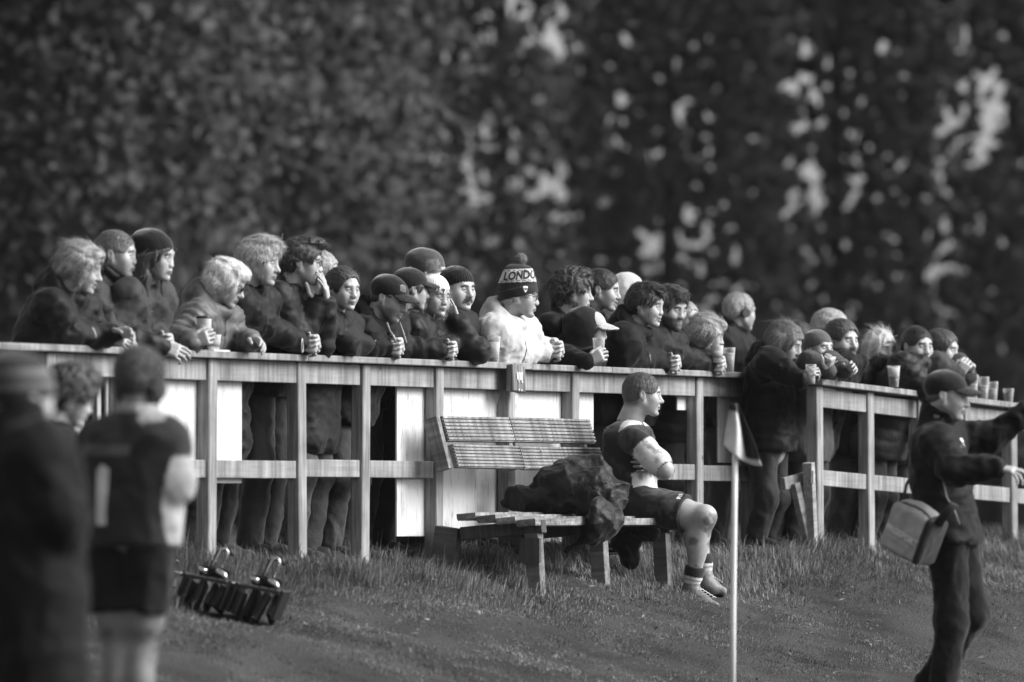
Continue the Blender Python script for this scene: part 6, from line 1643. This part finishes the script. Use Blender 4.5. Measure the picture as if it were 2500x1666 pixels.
decal(PH, jk, poly_mesh([(-.020, .0), (-.010, .024), (.010, .026), (.018, .008), (.004, .004), (.010, -.018), (-.004, -.028), (-.016, -.016)], grid=.008), q(2358, 1082, .02), V3(.55, .8, 0), V3(0, 0, 1), WHITE_PAINT, 'crest', .003, .25)
decal(PH, jk, poly_mesh([(-.010, .0), (.0, .014), (.010, .0), (.0, -.010)], grid=.008), q(2328, 1092, -.05), V3(.8, .5, 0), V3(0, 0, 1), mat_plain(.4, .5), 'crest', .003, .25)
bm = bmesh.new(); bm_tube(bm, [q(2298, 1160, -.245), q(2306, 1190, -.235), q(2312, 1215, -.23), q(2330, 1245, -.225), q(2343, 1280, -.21)], .0028, 6); from_bm('piping', bm, PH, [mat_plain(.4, .5)])
bm = bmesh.new()
wl, el = J['WL'], J['EL']; ax_ = nrm(wl - el); sd = nrm(np.cross(ax_, V3(0, 0, 1))); uu = np.cross(sd, ax_); cc = el + (wl - el) * .80
bm_tube(bm, [cc + sd * (.056 * math.cos(a)) + uu * (.056 * math.sin(a)) for a in np.linspace(0, 6.283, 20)], .0055, 8, cap=False); from_bm('cuff_stripe', bm, PH, [WHITE_PAINT])
decal(child(PH, 'hat'), child(PH, 'hat'), text_mesh('M', .03, 0, .001), qhs.pts((.085, -.03, .075)), qhs.vec((.35, -.9, 0)) * -1, qhs.vec((0, 0, 1)), mat_plain(.12, .5), 'crest', .002, .1) if False else None
# bag
bg_ = q(2232, 1302, -.24); BR = empty('shoulder_bag', Vector((0, 0, 0)))
wpos = Matrix.Rotation(GA, 3, 'Z') @ Vector(bg_) + Vector(QF.loc()); BR.location = wpos; BR.rotation_euler = (R(0), R(24), GA - R(28))
tag(BR, 'pale grey medical bag with dark sides hanging behind the man in the black cap', 'bag')
f = Field(V3(-.20, -.16, -.2), V3(.2, .16, .2), .006); f.box((0, 0, 0), (.135, .085, .125), .03); f.ell((0, 0, .10), (.12, .07, .06), k=.04); f.wrinkle(.004, 14, 2); V_, Q_ = f.mesh()
me = np_mesh('bag_body', V_, Q_); t_ = np.full(len(V_), .34); x, y, z = V_.T; t_[(x > .118)] = .02; t_[z < -.115] = .012; t_[(np.abs(x - .112) < .012)] = .008; t_[(z > .098) & (np.abs(y + .055) < .008)] = .012
set_tone(me, t_); bb = link_mesh('bag_body', me, BR, [mat_toned('bag canvas', .6)])
bm = bmesh.new(); bm_tube(bm, [(-.13, 0, .12), (-.16, .02, .20), (-.15, .06, .33)], .011, 8, flat=.4); from_bm('strap', bm, BR, [mat_plain(.02, .6)])
bm = bmesh.new(); bm_tube(bm, [(.13, -.02, .10), (.175, -.06, .17), (.22, -.07, .26)], .026, 8, flat=.2); from_bm('strap', bm, BR, [mat_plain(.02, .6)])
decal(bb, bb, text_mesh('PROSPORT', .044, 0, .0018), V3(-.01, -.08, -.015), V3(1, 0, -.05), V3(.05, 0, 1), mat_plain(.6, .6), 'lettering', .002)
decal(bb, bb, text_mesh('SPORTS SUPPLIES', .020, 0, .0004), V3(-.02, -.08, -.050), V3(1, 0, -.05), V3(.05, 0, 1), mat_plain(.45, .6), 'lettering', .002)

# ------------------------------------------------------------------ blurred figures, left foreground
BA = R(68); BF = Frame(at_depth(322, 1330, 35.0), BA); g = BF.q
J = dict(head=g(345, 925, .03), hrot=rotm(R(-14), R(2), 0), neck=g(338, 1012, .0), SR=g(412, 1082, 0), SL=g(238, 1075, .02), ER=g(436, 1195, -.02), EL=g(200, 1190, .0), WR=g(408, 1255, .18), WL=g(225, 1250, .2),
         pelvis=g(318, 1325, 0), HR=g(362, 1340, 0), HL=g(274, 1340, 0), KR=g(345, 1590, .02), KL=g(290, 1590, .0), AR=g(340, 1830, .0), AL=g(290, 1830, 0), bare=True)
J['TR'] = J['AR'] + V3(.17, 0, -.06); J['TL'] = J['AL'] + V3(.17, 0, -.06)
def boy_tone(V_):
    t = np.full(len(V_), .010); x, y, z = V_.T
    S_, E_ = J['SR'], J['ER']; d = E_ - S_; u = ((V_ - S_) @ d) / (d @ d)
    t[(u > .42) & (y < S_[1] + .08) & (np.linalg.norm(V_ - S_ - u[:, None] * d, axis=1) < .09)] = .33
    Nn = J['neck']; t[np.linalg.norm((V_ - (S_ + (Nn - S_) * .45 + V3(-.02, 0, .04))) * [1, 1, 1.3], axis=1) < .075] = .25
    t[(z > Nn[2] + .012)] = .3
    return t
BY, bhs = figure('youth seen from behind in a padded headguard and dark number 1 rugby shirt', BF.loc(), BA, J, seed=61, skin=.15, head=dict(noeyes=True), hair=('short', .05), hat=dict(kind='headguard', tone=.035), sc=1.05, hv=.006, bv=.014,
    top=dict(type='shirt', sleeve=0, slen=.9, tonefun=boy_tone, collar='polo', bulk=.02, hem=float(g(318, 1335, 0)[2])), legs=dict(type='shorts', tone=.012, len=.62, shoe=.3), hands=[H(-1, 'relaxed', (.8, .3, -.2), (0, 1, 0)), H(1, 'relaxed', (.8, -.3, -.2), (0, -1, 0))])
bs_ = child(BY, 'shirt')
decal(BY, bs_, poly_mesh([(-.022, -.13), (.022, -.13), (.030, .10), (-.008, .12), (-.030, .09)], grid=.02), g(256, 1205, -.12), V3(0, -1, 0), V3(0, 0, 1), mat_plain(.5, .6), 'number', .004, .3)
decal(BY, bs_, poly_mesh([(-.125, -.028), (.105, -.024), (.115, .020), (-.115, .020)], grid=.02), g(262, 1098, -.12), V3(0, -1, 0), V3(0, 0, 1), mat_plain(.055, .6), 'sponsor_panel', .004, .3)

MA = R(48); MF = Frame(at_depth(60, 1400, 29.5), MA); g = MF.q
def stripes(V_):
    z = V_[:, 2] - V_[:, 0] * .25; return np.where(((z > .035) & (z < .055)) | ((z > .075) & (z < .095)), .14, .012)
J = dict(head=g(54, 978, .04), hrot=rotm(R(-12), R(12), 0), neck=g(40, 1045, 0), SR=g(105, 1108, .0), SL=g(-80, 1110, .0), ER=g(150, 1270, -.02), EL=g(-130, 1280, 0), WR=g(140, 1375, .12), WL=g(-60, 1400, .1),
         pelvis=g(50, 1430, 0), HR=g(100, 1450, 0), HL=g(10, 1450, 0), KR=g(130, 1740, .0), KL=g(10, 1740, 0), AR=g(130, 2010, 0), AL=g(20, 2010, 0))
figure('large blurred person in a striped knitted hat and long black coat at the left edge', MF.loc(), MA, J, seed=62, skin=.30, sc=1.16, head=dict(noeyes=True), hat=dict(kind='slouch', tone=.02, cuff=False, rib=(0, 1), zf=.03, zb=-.045, up=.01, tonefun=stripes), hv=.006, bv=.015,
    top=dict(type='coat', tone=.007, rough=.85, collar='high', bulk=.03, hem=float(g(60, 1800, 0)[2]), zip=False), hands=[H(-1, 'relaxed', (.1, .1, -1), (0, 1, 0)), H(1, 'relaxed', (.1, -.1, -1), (0, -1, 0))])
CA = R(10); CF = Frame(at_depth(150, 1330, 38.5), CA); g = CF.p
J = dict(head=g(172, 968, 0), hrot=rotm(R(0), R(22), 0), neck=g(140, 1045, 0), SR=g(150, 1110, -.20), SL=g(150, 1110, .20), ER=g(165, 1220, -.22), EL=g(165, 1220, .22), WR=g(205, 1310, -.15), WL=g(205, 1310, .15), pelvis=g(130, 1330, 0),
         HR=g(135, 1345, -.1), HL=g(135, 1345, .1), KR=g(150, 1540, -.1), KL=g(140, 1540, .1), AR=g(140, 1760, -.1), AL=g(140, 1760, .1))
figure('curly-haired player between the striped hat and the padded headguard', CF.loc(), CA, J, seed=63, skin=.38, hair=('curly', .03), head=dict(), hv=.005, bv=.016, top=dict(type='shirt', tone=.012, collar='polo', bulk=.02), legs=dict(tone=.012), hands=[H(-1, 'relaxed', (.8, .3, -.4), (0, 1, 0))])

# ------------------------------------------------------------------ corner flag
fp = at_depth(1789, 1700, 43.0); FZ = gz(fp); FR = empty('corner_flag', (fp.x, fp.y, FZ)); tag(FR, 'white corner pole with a limp black and white flag', 'flag')
def fl(px_, py_, dy=0.0): w_ = at_depth(px_, py_, 43.0 + dy); return Vector((w_.x - fp.x, w_.y - fp.y, w_.z - FZ))
bm = bmesh.new(); bm_tube(bm, [fl(1788, 1780), fl(1790, 1500), fl(1793, 1250), fl(1796, 1000)], .0145, 14); from_bm('pole', bm, FR, [mat_plain(.72, .4, name='white plastic')])
# the cloth hangs down and to the right in soft folds
A_, B_ = np.array([[1784, 985], [1776, 1020], [1770, 1055], [1768, 1088]]), np.array([[1802, 985], [1824, 1035], [1844, 1085], [1860, 1138]])
n1, n2 = 14, 18; V_ = []
for i in range(n1):
    u = i / (n1 - 1)
    for j in range(n2):
        v = j / (n2 - 1)
        a_ = np.array([np.interp(v, [0, .33, .66, 1], A_[:, 0]), np.interp(v, [0, .33, .66, 1], A_[:, 1])]); b_ = np.array([np.interp(v, [0, .33, .66, 1], B_[:, 0]), np.interp(v, [0, .33, .66, 1], B_[:, 1])])
        p_ = a_ * (1 - u) + b_ * u; V_.append(fl(p_[0], p_[1] + 14 * math.sin(u * 3.14) * v, -.022 + .028 * math.sin(u * 9 + v * 2)))
Q_ = [(i * n2 + j, (i + 1) * n2 + j, (i + 1) * n2 + j + 1, i * n2 + j + 1) for i in range(n1 - 1) for j in range(n2 - 1)]
me = np_mesh('flag_cloth', V_, Q_); uu = np.repeat(np.linspace(0, 1, n1), n2); vv_ = np.tile(np.linspace(0, 1, n2), n1)
set_tone(me, np.where((uu > .60) & (vv_ < .90) | (vv_ < .16), .010, .62)); fo = link_mesh('flag_cloth', me, FR, [mat_toned()]); md = fo.modifiers.new('t', 'SOLIDIFY'); md.thickness = .003

# ------------------------------------------------------------------ boot cleaner with brushes and handles
bp_ = at_depth(560, 1470, 43.6); BZ = gz(bp_); BC = empty('boot_scraper', (bp_.x, bp_.y, BZ), R(-14)); tag(BC, 'black two-station boot scraper with steel handles standing on the grass', 'boot scraper')
STEEL = mat_plain(.55, .22, .9, name='bright steel'); BLK = mat_plain(.012, .45, name='black enamel'); BRISTLE = mat_fabric(.015, .9, 1.0, 200, 0)
BC.rotation_euler = (R(0), R(10), R(-14))
for k, x0 in enumerate((-.145, .135)):
    for j in range(4):
        o = piece('brush', (.030, .16, .15 + prnd.uniform(-.03, .02)), (x0 - .085 + j * .060, -.02 + prnd.uniform(-.02, .02), .072), BC, BRISTLE, .006, rot=(R(-14 + prnd.uniform(-8, 8)), R(14 + prnd.uniform(-7, 7)), R(prnd.uniform(-8, 8))))
    o = piece('tread_plate', (.25, .05, .018), (x0, -.05, .165), BC, BLK, .004); o = piece('side_plate', (.02, .15, .16), (x0 - .115, .0, .10), BC, BLK, .004, rot=(0, R(12), 0)); o = piece('side_plate', (.02, .15, .16), (x0 + .125, .0, .10), BC, BLK, .004, rot=(0, R(12), 0))
    o = piece('back_brush', (.16, .05, .05), (x0 + .02, .045, .20), BC, BRISTLE, .01)
    bm = bmesh.new(); bm_tube(bm, [(x0 - .010, .03, .17), (x0 + .025, .04, .29), (x0 + .035, .04, .325), (x0 + .060, .04, .330), (x0 + .072, .04, .31), (x0 + .040, .03, .17)], .0085, 10)
    h_ = from_bm('handle', bm, BC, [STEEL])
    bm = bmesh.new(); bm_tube(bm, [(x0 - .015, .05, .18), (x0 + .012, .06, .31), (x0 + .075, .065, .335), (x0 + .09, .05, .30)], .010, 8); from_bm('grip', bm, BC, [BLK])
    bm = bmesh.new(); bm_tube(bm, [(x0 - .165, -.05, .172), (x0 - .115, -.05, .165)], .0085, 10); from_bm('foot_peg', bm, BC, [STEEL])
    bm = bmesh.new(); bm_tube(bm, [(x0 + .04, .0, .215), (x0 + .085, -.01, .20), (x0 + .10, -.01, .17)], .016, 8); from_bm('bracket', bm, BC, [STEEL])
    bm = bmesh.new(); bm_tube(bm, [(x0 - .05, -.02, .21), (x0 - .005, -.03, .20)], .014, 8); from_bm('bracket', bm, BC, [STEEL])
# ------------------------------------------------------------------ thin winter haze that greys the far trees
bm = bmesh.new(); bm_box(bm, (2400, 3000, 20.2), (0, 1400, 8.9))
mh = bpy.data.materials.new('haze'); mh.use_nodes = True; hn = mh.node_tree; hn.nodes.clear()
pv = hn.nodes.new('ShaderNodeVolumePrincipled'); pv.inputs['Color'].default_value = grey(.9); pv.inputs['Density'].default_value = 0.00011; pv.inputs['Anisotropy'].default_value = 0.2
mo_ = hn.nodes.new('ShaderNodeOutputMaterial'); hn.links.new(pv.outputs[0], mo_.inputs['Volume'])
from_bm('haze', bm, None, [mh])['kind'] = 'stuff'
